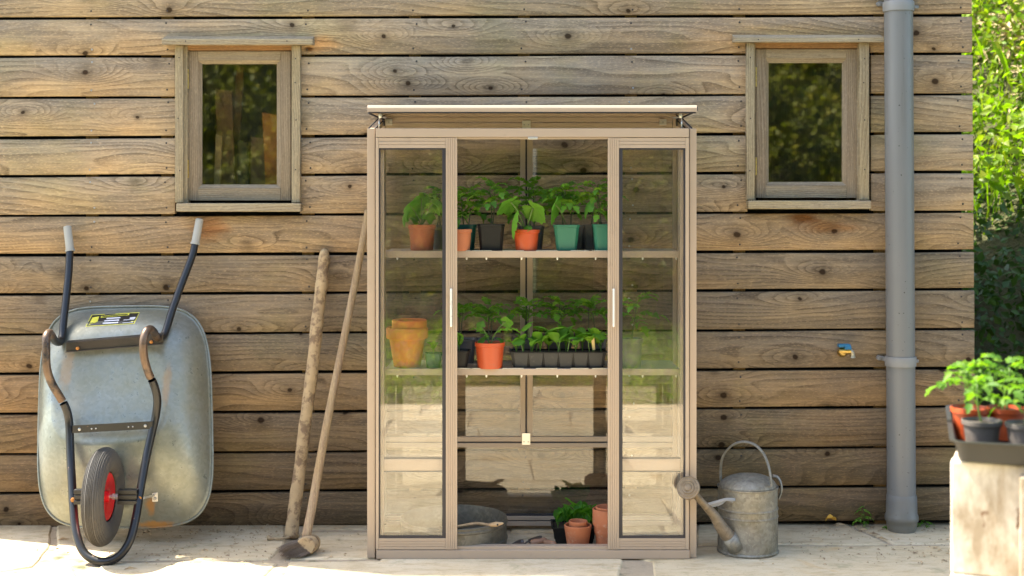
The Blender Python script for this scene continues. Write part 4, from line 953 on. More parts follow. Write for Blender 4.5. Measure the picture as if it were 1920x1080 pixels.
# ------------------------------------------------------------------ wheelbarrow
wb = thing('wheelbarrow', 'upturned galvanised wheelbarrow with black tube frame leaning on the shed wall', 'wheelbarrow', (X(192, -.4), -.4, 0))
def rimY(py): return -.30 + (985-py)/405*.255
def baseY(py): return -.225 + (py-655)/170*(-.128)
NA = 96
def ring(cx, cy, a, b, n, fY, top=0., skew=0.):
    out = []
    for k in range(NA):
        th = 2*math.pi*k/NA; c_, s_ = math.cos(th), math.sin(th)
        ux = abs(c_)**(2/n)*math.copysign(1, c_); uy = abs(s_)**(2/n)*math.copysign(1, s_)
        px = cx + a*ux*(1+top*uy); py = cy + b*uy + skew*ux
        out.append((px, py, fY(py)))
    return out
rim_ = ring(235, 782, 158, 203, 4.6, rimY, .035, -2)
base_ = ring(207, 740, 110, 92, 3.2, baseY, .04, -7)
mid = []
rows = []
for q in (0., .02, .07, .5, .82, .93, .985, 1.0):
    row = []
    for (a, b) in zip(rim_, base_):
        if q == 0.: e = 0
        p0, p1 = P(*a), P(*b); d_ = (p1-p0)
        f = (q-.02)/.98 if q > .02 else 0
        p = p0.lerp(p1, f); out_ = Vector((p.x-P(215, 760, -.25).x, 0, p.z-P(215, 760, -.25).z)).normalized()
        p = p + out_*(.022*math.sin(math.pi*f)) + Vector((0, -.022*math.sin(math.pi*f), 0))
        if q == 0.: p = p0 + out_*.010 + Vector((0, .001, 0))
        row.append(p)
    rows.append(row)
bc = sum(rows[-1], Vector())/NA
for f in (.08, .3, .6, .97): rows.append([P(a[0]+(207-a[0])*f, a[1]+(740-a[1])*f, baseY(a[1]+(740-a[1])*f)) for a in base_])
g = G().grid(rows, close=True); g.v.append(tuple(P(207, 740, baseY(740)))); g.f += [((len(rows)-1)*NA+k, (len(rows)-1)*NA+(k+1) % NA, len(g.v)-1) for k in range(NA)]
tray = build('tray', g, M['tray'], wb, smooth=True)
tm = tray.modifiers.new('thickness', 'SOLIDIFY'); tm.thickness = .0015; tm.offset = 0
build('rolled_rim', G().tube([p for p in rows[0]]+[rows[0][0]], .0045, 8, caps=False), M['tray'], wb, smooth=True)
BV = BVHTree.FromPolygons([tuple(v) for v in g.v], g.f)
def on_tray(px, py, off=.0015):
    o = Vector((0, CAM_Y, CAM_Z)); d = (P(px, py, -.2)-o).normalized()
    h = BV.ray_cast(o, d); return (h[0] + h[1]*(off if h[1].dot(d) < 0 else -off)) if h[0] else P(px, py, -.2)
def decal(name, quad, mat, parent, off, nu=8, nv=4):
    g = G(); A, B, C_, D_ = [Vector((*q, 0)) for q in quad]; rows = []
    for j in range(nv+1):
        l, r = A.lerp(D_, j/nv), B.lerp(C_, j/nv); rows.append([on_tray(*l.lerp(r, i/nu).xy, off) for i in range(nu+1)])
    return build(name, g.grid(rows, flip=True), mat, parent)
stk = bpy.data.objects.new('sticker', None); _link(stk, wb, P(210, 600, -.1))
M['styellow'] = plain('sticker_yellow', (.75, .68, .08), .4); M['stblack'] = plain('sticker_black', (.02, .02, .022), .35); M['stwhite'] = plain('sticker_white', (.75, .73, .76), .4)
decal('sticker_border', [(172, 590.5), (262, 586), (252, 607.5), (160, 613)], M['styellow'], stk, .0012)
decal('sticker_ground', [(173, 591.7), (260.5, 587.3), (250.5, 606.5), (162.5, 611.6)], M['stblack'], stk, .0018)
decal('sticker_disc', [(174, 596), (186, 594), (183, 604), (166, 610)], M['styellow'], stk, .0024, 4, 3)
decal('sticker_title_band', [(190, 593.5), (243, 588.5), (242, 591.8), (189, 596.8)], M['styellow'], stk, .0024)
decal('sticker_title', [(192, 594.3), (240, 589.7), (239.5, 591.3), (191.5, 595.9)], M['stblack'], stk, .0030)
for (a, b, c_) in ((200, 226, 597.0), (196, 224, 601.4), (193, 222, 605.6)): decal('sticker_line', [(a, c_), (b, c_-1.6), (b-.5, c_+.7), (a-.5, c_+2.3)], M['stwhite'], stk, .0024, 4, 1)
decal('sticker_barcode', [(232, 600.5), (252, 599.2), (249.5, 605.3), (229.5, 606.5)], M['stwhite'], stk, .0024, 4, 1)
decal('sticker_patch', [(244, 596), (254.5, 595.2), (253.4, 598.3), (243, 599.2)], M['stwhite'], stk, .0024, 3, 1)
for k in range(6): decal('barcode_line', [(234+k*2.3, 601.4), (235.1+k*2.3, 601.3), (234+k*2.3, 604.6), (232.9+k*2.3, 604.7)], M['stblack'], stk, .0030, 1, 1)
# the bent tube: handle, leg, side, nose loop, side, leg, handle
TU = [(131, 466, -.045), (129, 510, -.08), (124, 560, -.125), (119, 605, -.17), (117, 628, -.195), (113, 641, -.225), (104, 640, -.27), (97, 629, -.35), (92, 624, -.40), (87, 632, -.435), (86.5, 655, -.445), (88, 690, -.445), (97, 718, -.43), (111, 742, -.405), (124, 766, -.385), (130, 795, -.378), (132, 850, -.405), (135, 905, -.45), (138, 955, -.495), (143, 1000, -.54), (156, 1034, -.575), (177, 1050, -.595), (200, 1053, -.600), (223, 1043, -.59), (243, 1015, -.565), (255, 970, -.525), (263, 920, -.475), (273, 865, -.425), (284, 815, -.392), (292, 780, -.378), (295, 750, -.385), (289, 722, -.40), (278, 698, -.425), (270, 668, -.442), (269, 642, -.445), (273, 624, -.43), (281, 617, -.40), (288, 622, -.34), (294, 632, -.27), (303, 634, -.225), (311, 620, -.195), (322, 585, -.16), (336, 545, -.12), (350, 508, -.085), (361, 478, -.06), (367, 452, -.042)]
tp = spline([P(*a) for a in TU], 5)
r_t = S(7.6, -.4)
nA, nB = 5*7, 5*16; nC, nD = 5*30, 5*39
build('frame_tube', G().tube(tp[:nA+1], r_t*.97, 16, caps=False), M['blackpaint'], wb, smooth=True)
build('leg', G().tube(tp[nA:nB-12], r_t*.99, 16, caps=False), M['worntube'], wb, smooth=True)
build('frame_tube', G().tube(tp[nB-12:nC+8], r_t, 16, caps=False), M['blackpaint'], wb, smooth=True)
build('leg', G().tube(tp[nC+8:nD-3], r_t*.99, 16, caps=False), M['worntube'], wb, smooth=True)
build('frame_tube', G().tube(tp[nD-3:], r_t*.97, 16, caps=False), M['blackpaint'], wb, smooth=True)
for (a, b) in (((131.5, 470, -.047), (126, 424, -.028)), ((366, 457, -.046), (374.5, 410, -.026))):
    p0, p1 = P(*a), P(*b); g = G(); d_ = p1-p0
    g.tube([p0+d_*f for f in (-.03, .0, .04, .045, .5, .97, 1.0)], [.0195, .0195, .0195, .0165, .0165, .0160, .011], 24)
    o = build('hand_grip', g, M['grip'], wb, auto=40)
# foot brace and cross strap
g = G(); a, b = P(124, 651, -.262), P(306, 636, -.262)
hh = Vector((0, 0, S(9, -.26))); g.prism([a-hh*.9, b-hh*.9, b+hh*.9, a+hh*.9], (0, .004, 0)); g.prism([a+hh*.9, b+hh*.9, b+hh*.9+Vector((0, .028, .004)), a+hh*.9+Vector((0, .028, .004))], (0, 0, .003)); g.prism([a-hh*.9-Vector((0, 0, .003)), b-hh*.9-Vector((0, 0, .003)), b-hh*.9+Vector((0, -.010, -.003)), a-hh*.9+Vector((0, -.010, -.003))], (0, 0, .003))
o = build('foot_brace', g, M['blackpaint'], wb, bevel=.0008); o['wear'] = .10
for px, py in ((146, 653), (284, 641)): c = P(px, py, -.266); build('bolt', G().lathe([(.007, -.268), (.006, -.274), (.003, -.276)], (c.x, 0, c.z), 'Y', 10), M['rust'], o, auto=40)
a, b = P(136, 805, -.399), P(286, 797, -.399); hh = Vector((0, 0, S(7.3, -.39)))
o = build('cross_strap', G().prism([a-hh, b-hh, b+hh, a+hh], (0, .004, 0)), M['blackpaint'], wb, bevel=.001)
for px, py, r__ in ((149, 805, .0062), (272.5, 798.5, .0062), (172, 804, .003), (180, 803.5, .003), (241, 800.5, .003), (249, 800, .003)):
    c = P(px, py, -.40); build('bolt', G().lathe([(r__, -.3995), (r__*.9, -.402), (r__*.4, -.403)], (c.x, 0, c.z), 'Y', 12), M['screwlight'], o, auto=40)
for px, py in ((137, 937), (262, 934)):
    c = P(px, py, -.495); g = G().lathe([(.0085, 0), (.008, -.004), (.004, -.006)], (0, 0, 0), 'Y', 12); g.v = [(v[0]+c.x, v[1]+c.y-.002, v[2]+c.z) for v in g.v]; build('bolt', g, M['rust'], wb, auto=40)
# wheel
wc = P(194, 931, -.50); whl = bpy.data.objects.new('wheel', None); _link(whl, wb, wc)
Rw, Wt = .184, .040
prof = []
for k in range(49):
    th = math.pi*(-.30 + 1.60*k/48); u = math.cos(th); s_ = math.sin(th)
    prof.append((k, th))
cs_ = []
for k in range(81):
    th = R(-58 + 296*k/80); x_ = -Wt*math.cos(th)*1.0; rr_ = Rw-.050 + .050*math.sin(th)
    if math.sin(th) > .12:
        w__ = (x_/Wt); gr = .0035 if (int(abs(w__*7.0)+.5) % 1 == 0 and abs((w__*7.0) - round(w__*7.0)) < .22) else 0; rr_ -= gr
    cs_.append((rr_, x_))
g = G().lathe(cs_, wc, 'X', 84, caps=False); build('tyre', g, M['tyre'], whl, auto=55)
g = G().lathe([(.02, -.008), (.054, -.004), (.078, -.014), (.088, -.018), (.092, -.012), (.084, -.010), (.084, .010), (.092, .012), (.088, .018), (.078, .014), (.054, .002), (.022, .006), (.020, .024), (.012, .024)], wc, 'X', 48, caps=True); build('rim', g, M['red'], whl, auto=40)
build('axle', G().lathe([(.0075, -.062), (.0075, .06)], wc, 'X', 12), M['steel'], whl, auto=40)
build('nut', G().lathe([(.012, .034), (.012, .044)], wc, 'X', 6).lathe([(.011, .047), (.011, .056)], wc, 'X', 6), M['steel'], whl)
for (xa_, xb_) in ((.056, X(258, -.5)-wc.x), (X(140, -.5)-wc.x, -.056)):
    g = G()
    for dz in (-.020, .0, .020): g.box(wc.x+xa_, wc.x+xb_, wc.y-.010-(.004 if dz else 0), wc.y+.014, wc.z+dz-.0075, wc.z+dz+.0075)
    g.box(wc.x+xa_, wc.x+xb_, wc.y-.004, wc.y+.014, wc.z-.028, wc.z+.028); build('axle_bracket', g, M['blackpaint'], wb, bevel=.0015)
c = on_tray(291, 931, .004); o = build('tray_bracket', G().box(c.x-.011, c.x+.011, c.y-.002, c.y+.001, c.z-.018, c.z+.018), M['steel'], wb, bevel=.001)
build('bolt', G().lathe([(.007, c.y-.0022), (.006, c.y-.008)], (c.x, 0, c.z-.006), 'Y', 8), M['screwlight'], o)
build('tray_stay', G().tube([P(262, 936, -.47), c+Vector((-.004, 0, .006))], .0042, 8), M['steel'], wb, smooth=True)

# ------------------------------------------------------------------ pole and broom
pp = [(546, 1008, -.20), (551, 960, -.185), (562, 880, -.155), (574, 780, -.13), (586, 690, -.10), (594, 610, -.075), (602, 540, -.05), (607, 492, -.035), (608, 474, -.032), (608, 466, -.031)]
pole = thing('wooden_pole', 'thick rough wooden pole with a rounded top, left of the broom', 'pole', (X(546, -.2), -.2, 0))
rw = [12.5, 12, 11.5, 11.5, 11.6, 11.8, 11.4, 11, 9, 2.5]; sp_ = spline([P(*a) for a in pp], 6); rr = []
for i in range(len(sp_)):
    f = i/(len(sp_)-1)*(len(rw)-1); k = min(int(f), len(rw)-2); rr.append(S(rw[k]+(rw[k+1]-rw[k])*(f-k), -.1)*(1+.045*math.sin(i*.9)+.03*math.sin(i*2.3)))
g = G().tube(sp_, rr, 18); build('shaft', g, M['bark'], pole, smooth=True)
br = thing('broom', 'old broom with slim handle and splayed dark bristles standing on the paving', 'broom', (X(560, -.33), -.36, 0))
hp = [P(573, 1012, -.45), P(587, 940, -.39), P(612, 800, -.285), P(640, 660, -.17), P(664, 540, -.115), P(684, 432, -.07), P(690, 395, -.05)]
build('broom_handle', G().tube(spline(hp, 5), [.0175-.0035*min(1, i/26) for i in range(31)], 14), M['pole'], br, smooth=True)
hd = P(566, 1018, -.375)
# stock: a half-round wooden block, its flat end facing the viewer
ax_ = (P(586, 1040, -.49)-P(556, 1014, -.49)).normalized()      # along the cut face
nrm = Vector((-.10, -1, .12)).normalized(); upx = nrm.cross(ax_).normalized()
if upx.z < 0: upx = -upx
c = P(571, 1026, -.49); g = G(); rows = []
for j, (dd, sc) in enumerate(((0, .92), (-.004, 1.0), (-.05, 1.05), (-.11, .9))):
    rows.append([c - nrm*(-dd)*1.0 + ax_*(math.cos(th)*.036*sc) + upx*((math.sin(th)*.040 if math.sin(th) > 0 else math.sin(th)*.006)*sc) for th in [2*math.pi*k/24 for k in range(24)]])
g.grid(rows, close=True); g.add(rows[0], [tuple(range(24))[::-1]]); g.add(rows[-1], [tuple(range(24))]); build('stock', g, M['bark'], br, auto=50)
bs = G(); dn = -upx
for k in range(1500):
    u, v_ = random.uniform(-1, 1), random.uniform(0, 1); b0 = c + ax_*(u*.034) - nrm*(-v_*-.10) + dn*.002
    b0 = c + ax_*(u*.034) + nrm*(-.10*v_) + dn*.001
    L = random.uniform(.065, .10); d_ = (dn*.75 + Vector((-.50, -.62*(1-v_*.8), -.10)) + ax_*(u*.38) + Vector((random.gauss(0, .07), random.gauss(0, .12), random.gauss(0, .06)))).normalized()
    e = b0 + d_*L; 
    if e.z < .003: e.z = random.uniform(.003, .008)
    s_ = Vector((random.gauss(0, 1), random.gauss(0, 1), random.gauss(0, 1))).cross(d_).normalized()*.0011
    m_ = b0.lerp(e, .6)+Vector((random.gauss(0, .002), random.gauss(0, .002), .003)); t_ = d_.cross(s_).normalized()*.0011
    bs.add([b0+s_, b0-s_, b0+t_, m_+s_, m_-s_, m_+t_, e], [(0, 1, 4, 3), (1, 2, 5, 4), (2, 0, 3, 5), (3, 4, 6), (4, 5, 6), (5, 3, 6)])
tag(build('bristles', bs, M['bristle'], br), kind='stuff')
tg = thing('fallen_twig', 'short brown twig with a dark knob lying left of the broom head', 'twig', (X(512, -.25), -.25, 0))
build('twig_wood', G().tube(spline([gp(503, 1013)+(.010,), gp(515, 1014)+(.009,), gp(532, 1013)+(.008,), gp(548, 1010)+(.010,)], 4), [.011, .010, .006, .005, .0045, .005, .005, .0045, .005, .005, .005, .004, .004], 8), M['bark'], tg, smooth=True)

# ------------------------------------------------------------------ watering can
Yc = -.405; wcn = thing('watering_can', 'old dull zinc watering can with round rose standing right of the greenhouse', 'watering can', (X(1402, Yc), Yc, 0)); c = WLOC[wcn.name]
rc = S(56.5, Yc-.05); zr = Z(911, Yc)
pf = [(rc*.96, .001), (rc*1.02, .002), (rc*1.03, .007), (rc*1.0, .012), (rc*.995, zr*.545), (rc*1.012, zr*.55), (rc*1.012, zr*.565), (rc*.992, zr*.575), (rc*.992, zr*.655), (rc*1.012, zr*.665), (rc*1.012, zr*.68), (rc*.985, zr*.69), (rc*.985, zr-.006), (rc*1.01, zr-.004), (rc*1.015, zr+.001), (rc*.99, zr+.002), (rc*.97, zr-.004), (rc*.96, zr-.03)]
build('body', G().lathe(pf, c, 'Z', 72), M['can'], wcn, auto=30)
# domed cover over the front half of the mouth
rows = []
for i in range(9):
    f = i/8; q = math.cos(f*math.pi/2); row = []
    for k in range(37):
        th = math.pi + math.pi*k/36; row.append(c + Vector((math.cos(th)*rc*.97*(q*.9+.1 if f < 1 else .1), math.sin(th)*rc*.97*q + .010*(1 if f > .9 else f), zr-.003 + .052*math.sin(f*math.pi/2))))
    rows.append(row)
g = G().grid(rows); o = build('domed_cover', g, M['can'], wcn, smooth=True); md = o.modifiers.new('thickness', 'SOLIDIFY'); md.thickness = .002; md.offset = -1
def strap(pts, w_, th, wdir):
    """flat metal strap along pts"""
    pts = spline(pts, 6); rows = []
    for i, p in enumerate(pts):
        t_ = (pts[min(i+1, len(pts)-1)]-pts[max(i-1, 0)]).normalized(); W_ = (Vector(wdir)-t_*Vector(wdir).dot(t_)).normalized(); N_ = t_.cross(W_).normalized()
        rows.append([p+W_*w_/2, p+W_*w_*.35+N_*th, p-W_*w_*.35+N_*th, p-W_*w_/2, p-W_*w_*.3-N_*th, p+W_*w_*.3-N_*th])
    g = G().grid(rows, close=True); g.add(rows[0], [tuple(range(6))[::-1]]); g.add(rows[-1], [tuple(range(6))]); return g
build('hoop_handle', strap([P(1352, 906, Yc+.02), P(1351, 880, Yc+.02), P(1356, 855, Yc+.015), P(1372, 836, Yc+.01), P(1393, 828.5, Yc), P(1415, 834, Yc-.02), P(1432, 852, Yc-.045), P(1442, 878, Yc-.07), P(1446, 905, Yc-.085), P(1446, 912, Yc-.088)], .026, .0040, (.3, 1, 0)), M['can'], wcn, auto=40)
build('rear_handle', strap([P(1449, 892, Yc+.02), P(1458, 895, Yc+.02), P(1464, 906, Yc+.01), P(1465, 920, Yc), P(1460, 935, Yc)], .026, .0042, (.2, 1, 0)), M['can'], wcn, auto=40)
sp1 = [P(1374, 1016, Yc-.085), P(1352, 988, Yc-.105), P(1338, 965, Yc-.115), P(1322, 948, Yc-.125), P(1306, 930, Yc-.135), P(1300, 921, Yc-.14)]
build('spout', G().tube(spline(sp1, 4), [.030-.0165*min(1, (i/13)**.8) for i in range(21)], 20), M['rose'], wcn, smooth=True)
build('spout_collar', G().tube([P(1380, 1026, Yc-.082), P(1366, 1006, Yc-.098)], [.034, .028], 24), M['can'], wcn, smooth=True)
rc0, rc1 = P(1301, 925, Yc-.14), P(1290, 913, Yc-.165); ax_ = Vector((-.35, -.80, .38)).normalized(); u_ = ax_.cross(Vector((0, 0, 1))).normalized(); v2 = u_.cross(ax_)
g = G(); rows = []; ctr = P(1290.5, 914.5, Yc-.17)
for (r__, h_) in ((.012, -.028), (.030, -.016), (.0415, -.010), (.0435, -.006), (.0435, .0), (.041, .003), (.036, .002), (.032, .0045), (.028, .0045), (.025, .003), (.022, .006), (.018, .006), (.015, .0045), (.011, .008), (.007, .008), (.003, .009)):
    rows.append([ctr+u_*math.cos(a)*r__+v2*math.sin(a)*r__+ax_*h_ for a in [2*math.pi*k/40 for k in range(40)]])
g.grid(rows, close=True); g.add(rows[-1], [tuple(range(40))]); rose = build('rose', g, M['rose'], wcn, auto=35)
hl = G()
for r__ in (.009, .0165, .0235, .030, .0365):
    for k in range(int(r__*900)):
        a = 2*math.pi*k/int(r__*900); q = ctr+u_*math.cos(a)*r__+v2*math.sin(a)*r__+ax_*.0088*(1 if r__ < .02 else .62 if r__ < .034 else .36)
        hl.add([q+u_*.0009, q+v2*.0009, q-u_*.0009, q-v2*.0009], [(0, 1, 2, 3)])
tag(build('rose_hole', hl, M['dark'], rose), kind='stuff')
build('spout_brace', strap([P(1323, 947, Yc-.125), P(1345, 941, Yc-.13), P(1362, 936.5, Yc-.125), P(1378, 937, Yc-.11)], .012, .0022, (0, .3, 1)), M['clip'], wcn, auto=40)
build('spout_brace', strap([P(1325, 951, Yc-.118), P(1350, 945, Yc-.12), P(1362, 937, Yc-.10), P(1375, 941, Yc-.105)], .010, .002, (0, .3, 1)), M['clip'], wcn, auto=40)

# ------------------------------------------------------------------ drainpipe and tap
Yp = -.085; dp = thing('drainpipe', 'grey plastic drainpipe running down the right of the shed wall to the paving', 'drainpipe', (X(1690, Yp), Yp, 0))
def pc(py): return Vector((X(1687.5+(py-500)*.006, Yp), Yp, Z(py, Yp)))
rp = S(26.3, Yp)
build('pipe', G().tube([pc(y) for y in (-1000, -500, 0, 300, 600, 935)], rp, 56), M['pvc'], dp, auto=60)
a = pc(990); zz = lambda y: Z(y, Yp)
build('socket', G().lathe([(rp+.001, zz(926)), (rp+.003, zz(930)), (rp+.004, zz(938)), (rp+.005, zz(962)), (rp+.009, zz(966)), (rp+.010, zz(970)), (rp+.009, zz(975)), (rp+.003, zz(978)), (rp+.002, zz(984)), (rp-.002, -.002)], (a.x, a.y, 0), 'Z', 56, caps=False), M['pvc'], dp, auto=50)
for py in (13, 677):
    q = pc(py); h_ = S(9, Yp); o = build('pipe_clip', G().lathe([(rp+.001, -h_), (rp+.0045, -h_), (rp+.0055, -h_*.2), (rp+.0055, h_*.8), (rp+.0045, h_), (rp+.001, h_)], q, 'Z', 56, caps=False), M['clip'], dp, auto=40)
    arm = strap([P(1649, py-6, -.012), P(1655, py-5, -.014), P(1662, py-2, -.04), P(1668, py, -.09)], .019, .004, (0, 0, 1)); build('clip_arm', arm, M['clip'], o, auto=40)
    sc_ = P(1648.5, py-6, -.02); build('clip_screw', G().lathe([(.010, -.006), (.010, -.022)], (sc_.x, 0, sc_.z), 'Y', 20).lathe([(.0045, -.022), (.004, -.025)], (sc_.x, 0, sc_.z), 'Y', 12), M['clip'], o, auto=40)
    r2 = P(1722, py, -.03); build('clip_arm', strap([P(1714, py, -.07), P(1720, py, -.05), P(1721, py, -.01)], .014, .004, (0, 0, 1)), M['clip'], o, auto=40)
Yt = -.05; tp_ = thing('garden_tap', 'small brass tap with blue lever on the shed wall left of the drainpipe', 'tap', P(1585, 660, 0))
ta = lambda x_, y_, Y=Yt: P(x_, y_, Y)
build('wall_plate', G().lathe([(.019, .0), (.019, -.005), (.015, -.008)], (X(1578, 0), 0, Z(660, 0)), 'Y', 28), M['brass'], tp_, auto=40)
build('tap_body', G().tube([P(1577, 661, -.006), P(1578, 660, -.04), P(1581, 659, -.055)], [.012, .012, .012], 18).lathe([(.006, -.012), (.014, -.016), (.0185, -.028), (.0195, -.040), (.0185, -.052), (.013, -.062), (.005, -.066)], (X(1579, -.04), 0, Z(661, -.04)), 'Y', 20).lathe([(.0175, -.022), (.0175, -.036)], (X(1577.5, -.03), 0, Z(661, -.03)), 'Y', 6).tube([P(1574, 658, -.05), P(1596, 658, -.062)], .015, 16), M['brass'], tp_, auto=40)
build('spout', G().tube(spline([P(1590, 659, -.062), P(1596, 659, -.064), P(1598.5, 664, -.064), P(1599, 671, -.064)], 4), [.010]*8+[.0095, .0095, .0100, .0105, .0115], 16), M['nickel'], tp_, auto=50)
g = G(); g.box(X(1571.5, -.07), X(1594, -.07), -.082, -.052, Z(651, -.07), Z(645, -.07)); g.box(X(1583, -.07), X(1595, -.07), -.086, -.05, Z(655, -.07), Z(648, -.07)); build('lever', g, M['blue'], tp_, bevel=.003)

# ------------------------------------------------------------------ raised planter and its tray, nearest the camera
ang = R(-23); pcn = Vector((X(1782, -2.55), -2.55, 0))
ex, ey = Vector((math.cos(ang), math.sin(ang), 0)), Vector((-math.sin(ang), math.cos(ang), 0))
ztop = .764
pn = thing('raised_planter', 'whitewashed timber raised bed at the right edge carrying the pot tray', 'planter', pcn)
def obox(g, u0, u1, v0, v1, z0, z1, o=pcn):
    q = [o+ex*u+ey*v for u, v in ((u0, v0), (u1, v0), (u1, v1), (u0, v1))]
    return g.add([p+Vector((0, 0, z0)) for p in q]+[p+Vector((0, 0, z1)) for p in q], [(0, 3, 2, 1), (4, 5, 6, 7), (0, 1, 5, 4), (1, 2, 6, 5), (2, 3, 7, 6), (3, 0, 4, 7)])
zs = [.0, .255, .51, ztop-.002]
for k in range(3):
    build('side_board', obox(G(), .0, 1.3, .002*k, .05, zs[k]+.001, zs[k+1]-.001), M['whitewash'], pn, bevel=.004)
    build('side_board', obox(G(), 0.001, .05, .051, .85, zs[k]+.001, zs[k+1]-.001), M['whitewash'], pn, bevel=.004)
build('corner_post', obox(G(), .145, .25, -.035, -.001, 0, ztop-.02), M['whitewash'], pn, bevel=.004)
build('bed_soil', obox(G(), .05, 1.3, .05, .85, ztop-.12, ztop-.06), M['soil'], pn)
for k in range(5): build('bearer', obox(G(), .055, 1.25, .10+.16*k, .15+.16*k, ztop-.05, ztop-.004), M['whitewash'], pn, bevel=.003)
tl = Vector((X(1793, -2.59), -2.59, ztop)); ex, ey = Vector((math.cos(R(-17)), math.sin(R(-17)), 0)), Vector((math.sin(R(17)), math.cos(R(17)), 0)); tr = thing('plant_tray', 'charcoal plastic tray of potted tomato seedlings on the whitewashed planter', 'tray', tl)
def otray(u0, u1, v0, v1, z0, z1, tp):
    f = lambda u, v, z: tl+ex*u+ey*v+Vector((0, 0, z))
    def rr_(ins, z):
        out = []; r_ = .03
        for (cu, cv, a0) in ((u0+r_, v0+r_, 180), (u1-r_, v0+r_, 270), (u1-r_, v1-r_, 0), (u0+r_, v1-r_, 90)):
            for k in range(6): a = R(a0+90*k/5); out.append(f(cu+(r_-ins)*math.cos(a), cv+(r_-ins)*math.sin(a), z))
        return out
    rows = [rr_(tp, z0), rr_(.001, z1-.004), rr_(-.008, z1-.004), rr_(-.009, z1), rr_(.002, z1), rr_(.004, z1-.004), rr_(tp+.003, z0+.003)]
    g = G().grid(rows, close=True); g.add(rows[0], [tuple(range(24))[::-1]]); g.add(rows[-1], [tuple(range(24))]); return g
build('tray_shell', otray(-.005, .62, 0, .55, .001, .048, .012), M['traypl'], tr, auto=40)
GP = 'potted tomato seedlings in the tray on the planter'
def ppot(lab, px, yt, D_, w_, h_, mat, kind='round', H=.16, n=8, stems=1, sp=1.0):
    Y = D_+CAM_Y; zz = ztop+.005; c = Vector((X(px, Y), Y, zz)); t = thing('potted_plant', lab, 'potted plant', c, GP)
    pot(t, c, w_, w_*.72, h_, mat, kind); tomato(t, c+Vector((0, 0, h_-.01)), H, n, sp, lit=True, stems=stems, lo=.45); return t
ppot('grey pot with tomato seedling nearest the tray\'s front-left corner', 1841, 0, 3.05, .090, .070, 'greypl', H=.098, n=7, sp=1.3)
ppot('orange-red pot with tomato seedling at the tray\'s left end, behind the grey one', 1819, 0, 3.20, .092, .076, 'orange', H=.100, n=7, stems=2, sp=1.3)
ppot('grey pot with tomato seedling cut by the right edge of the photo', 1923, 0, 3.01, .090, .070, 'greypl', H=.095, n=6, sp=1.3)
ppot('orange-red pot with tomato seedling in the rear row near the right edge', 1887, 0, 3.20, .092, .076, 'orange', H=.105, n=7, stems=2, sp=1.3)

# ------------------------------------------------------------------ small things by the wall
yl = thing('fallen_leaf', 'curled yellow leaf lying against the foot of the shed wall', 'leaf', P(1557, 980, -.03))
rows = []
for i in range(7):
    u = i/6; ww = math.sin(math.pi*(.06+.9*u))*.016; rows.append([P(1548+20*u, 980, -.035)+Vector((0, -ww*k, .012*math.sin(math.pi*u)+.010*k*k+.004*math.sin(7*u+k*2))) for k in (-1, -.5, 0, .5, 1)])
rows = [[v+Vector((0, 0, max(0, -rows[0][2].z)+.006)) for v in r] for r in rows]
build('leaf_blade', G().grid(rows), M['yleaf'], yl, smooth=True)
def weed(px, py, H, n, label, Y=-.015):
    t = thing('weed', label, 'weed', (X(px, Y), Y, 0)); b = Vector((X(px, Y), Y, 0)); build('stem', G().tube([b, b+Vector((.004, -.006, H*.5)), b+Vector((0, -.004, H))], .0012, 5), M['stemd'], t)
    yw = 0
    for k in range(n):
        yw += 2.4; put('leaf', TL[k % 5], t, b+Vector((0, -.004, H*(.15+.85*k/n))), yw, R(10), 0, .36*(1.1-.5*k/n))
weed(1618, 975, .088, 12, 'small dark weed growing at the foot of the wall left of the drainpipe')
weed(1735, 985, .02, 6, 'tiny weed sprouting right of the drainpipe foot'); weed(1672, 990, .015, 5, 'tiny weed at the left of the drainpipe foot', -.06)
deb = G()
def bit(px, py, L, w_, a, z=.003):
    x_, y_ = gp(px, py); d_ = Vector((math.cos(a), math.sin(a), 0)); n_ = Vector((-d_.y, d_.x, 0))*w_; c_ = Vector((x_, y_, z)); m = .15*L
    deb.add([c_-d_*L/2-n_, c_-d_*L/2+n_, c_+n_*1.2+Vector((0, 0, m*.6)), c_+d_*L/2, c_-n_*1.2+Vector((0, 0, .0)), c_-d_*L*.1+Vector((0, 0, m+.002))], [(0, 5, 1), (1, 5, 2), (2, 5, 3), (3, 5, 4), (4, 5, 0), (0, 1, 2, 3, 4)])
for k in range(620):
    z_ = random.random()
    px = random.uniform(255, 540) if z_ < .42 else (random.uniform(1500, 1780) if z_ < .74 else random.uniform(-20, 1780)); py = random.uniform(988, 1060) if random.random() < .75 else random.uniform(986, 1000)
    if 700 < px < 1300 and py > 990: continue
    bit(px, py, random.choice((.005, .007, .010, .018)), random.uniform(.001, .003), random.uniform(0, 3.14))
for (px, py, L, a) in ((120, 1013, .05, .3), (246, 1068, .05, .25), (1575, 986, .06, 0), (1640, 1003, .05, -.5), (1655, 1012, .05, -.7), (1620, 995, .04, -.3), (400, 998, .02, .2), (385, 1033, .03, .05), (330, 1037, .02, .1)): bit(px, py, L, .0016, a)
tag(build('plant_debris', deb, M['bark'], None), 'dry twigs, crumbs and bits of leaf scattered over the paving', None, kind='stuff')

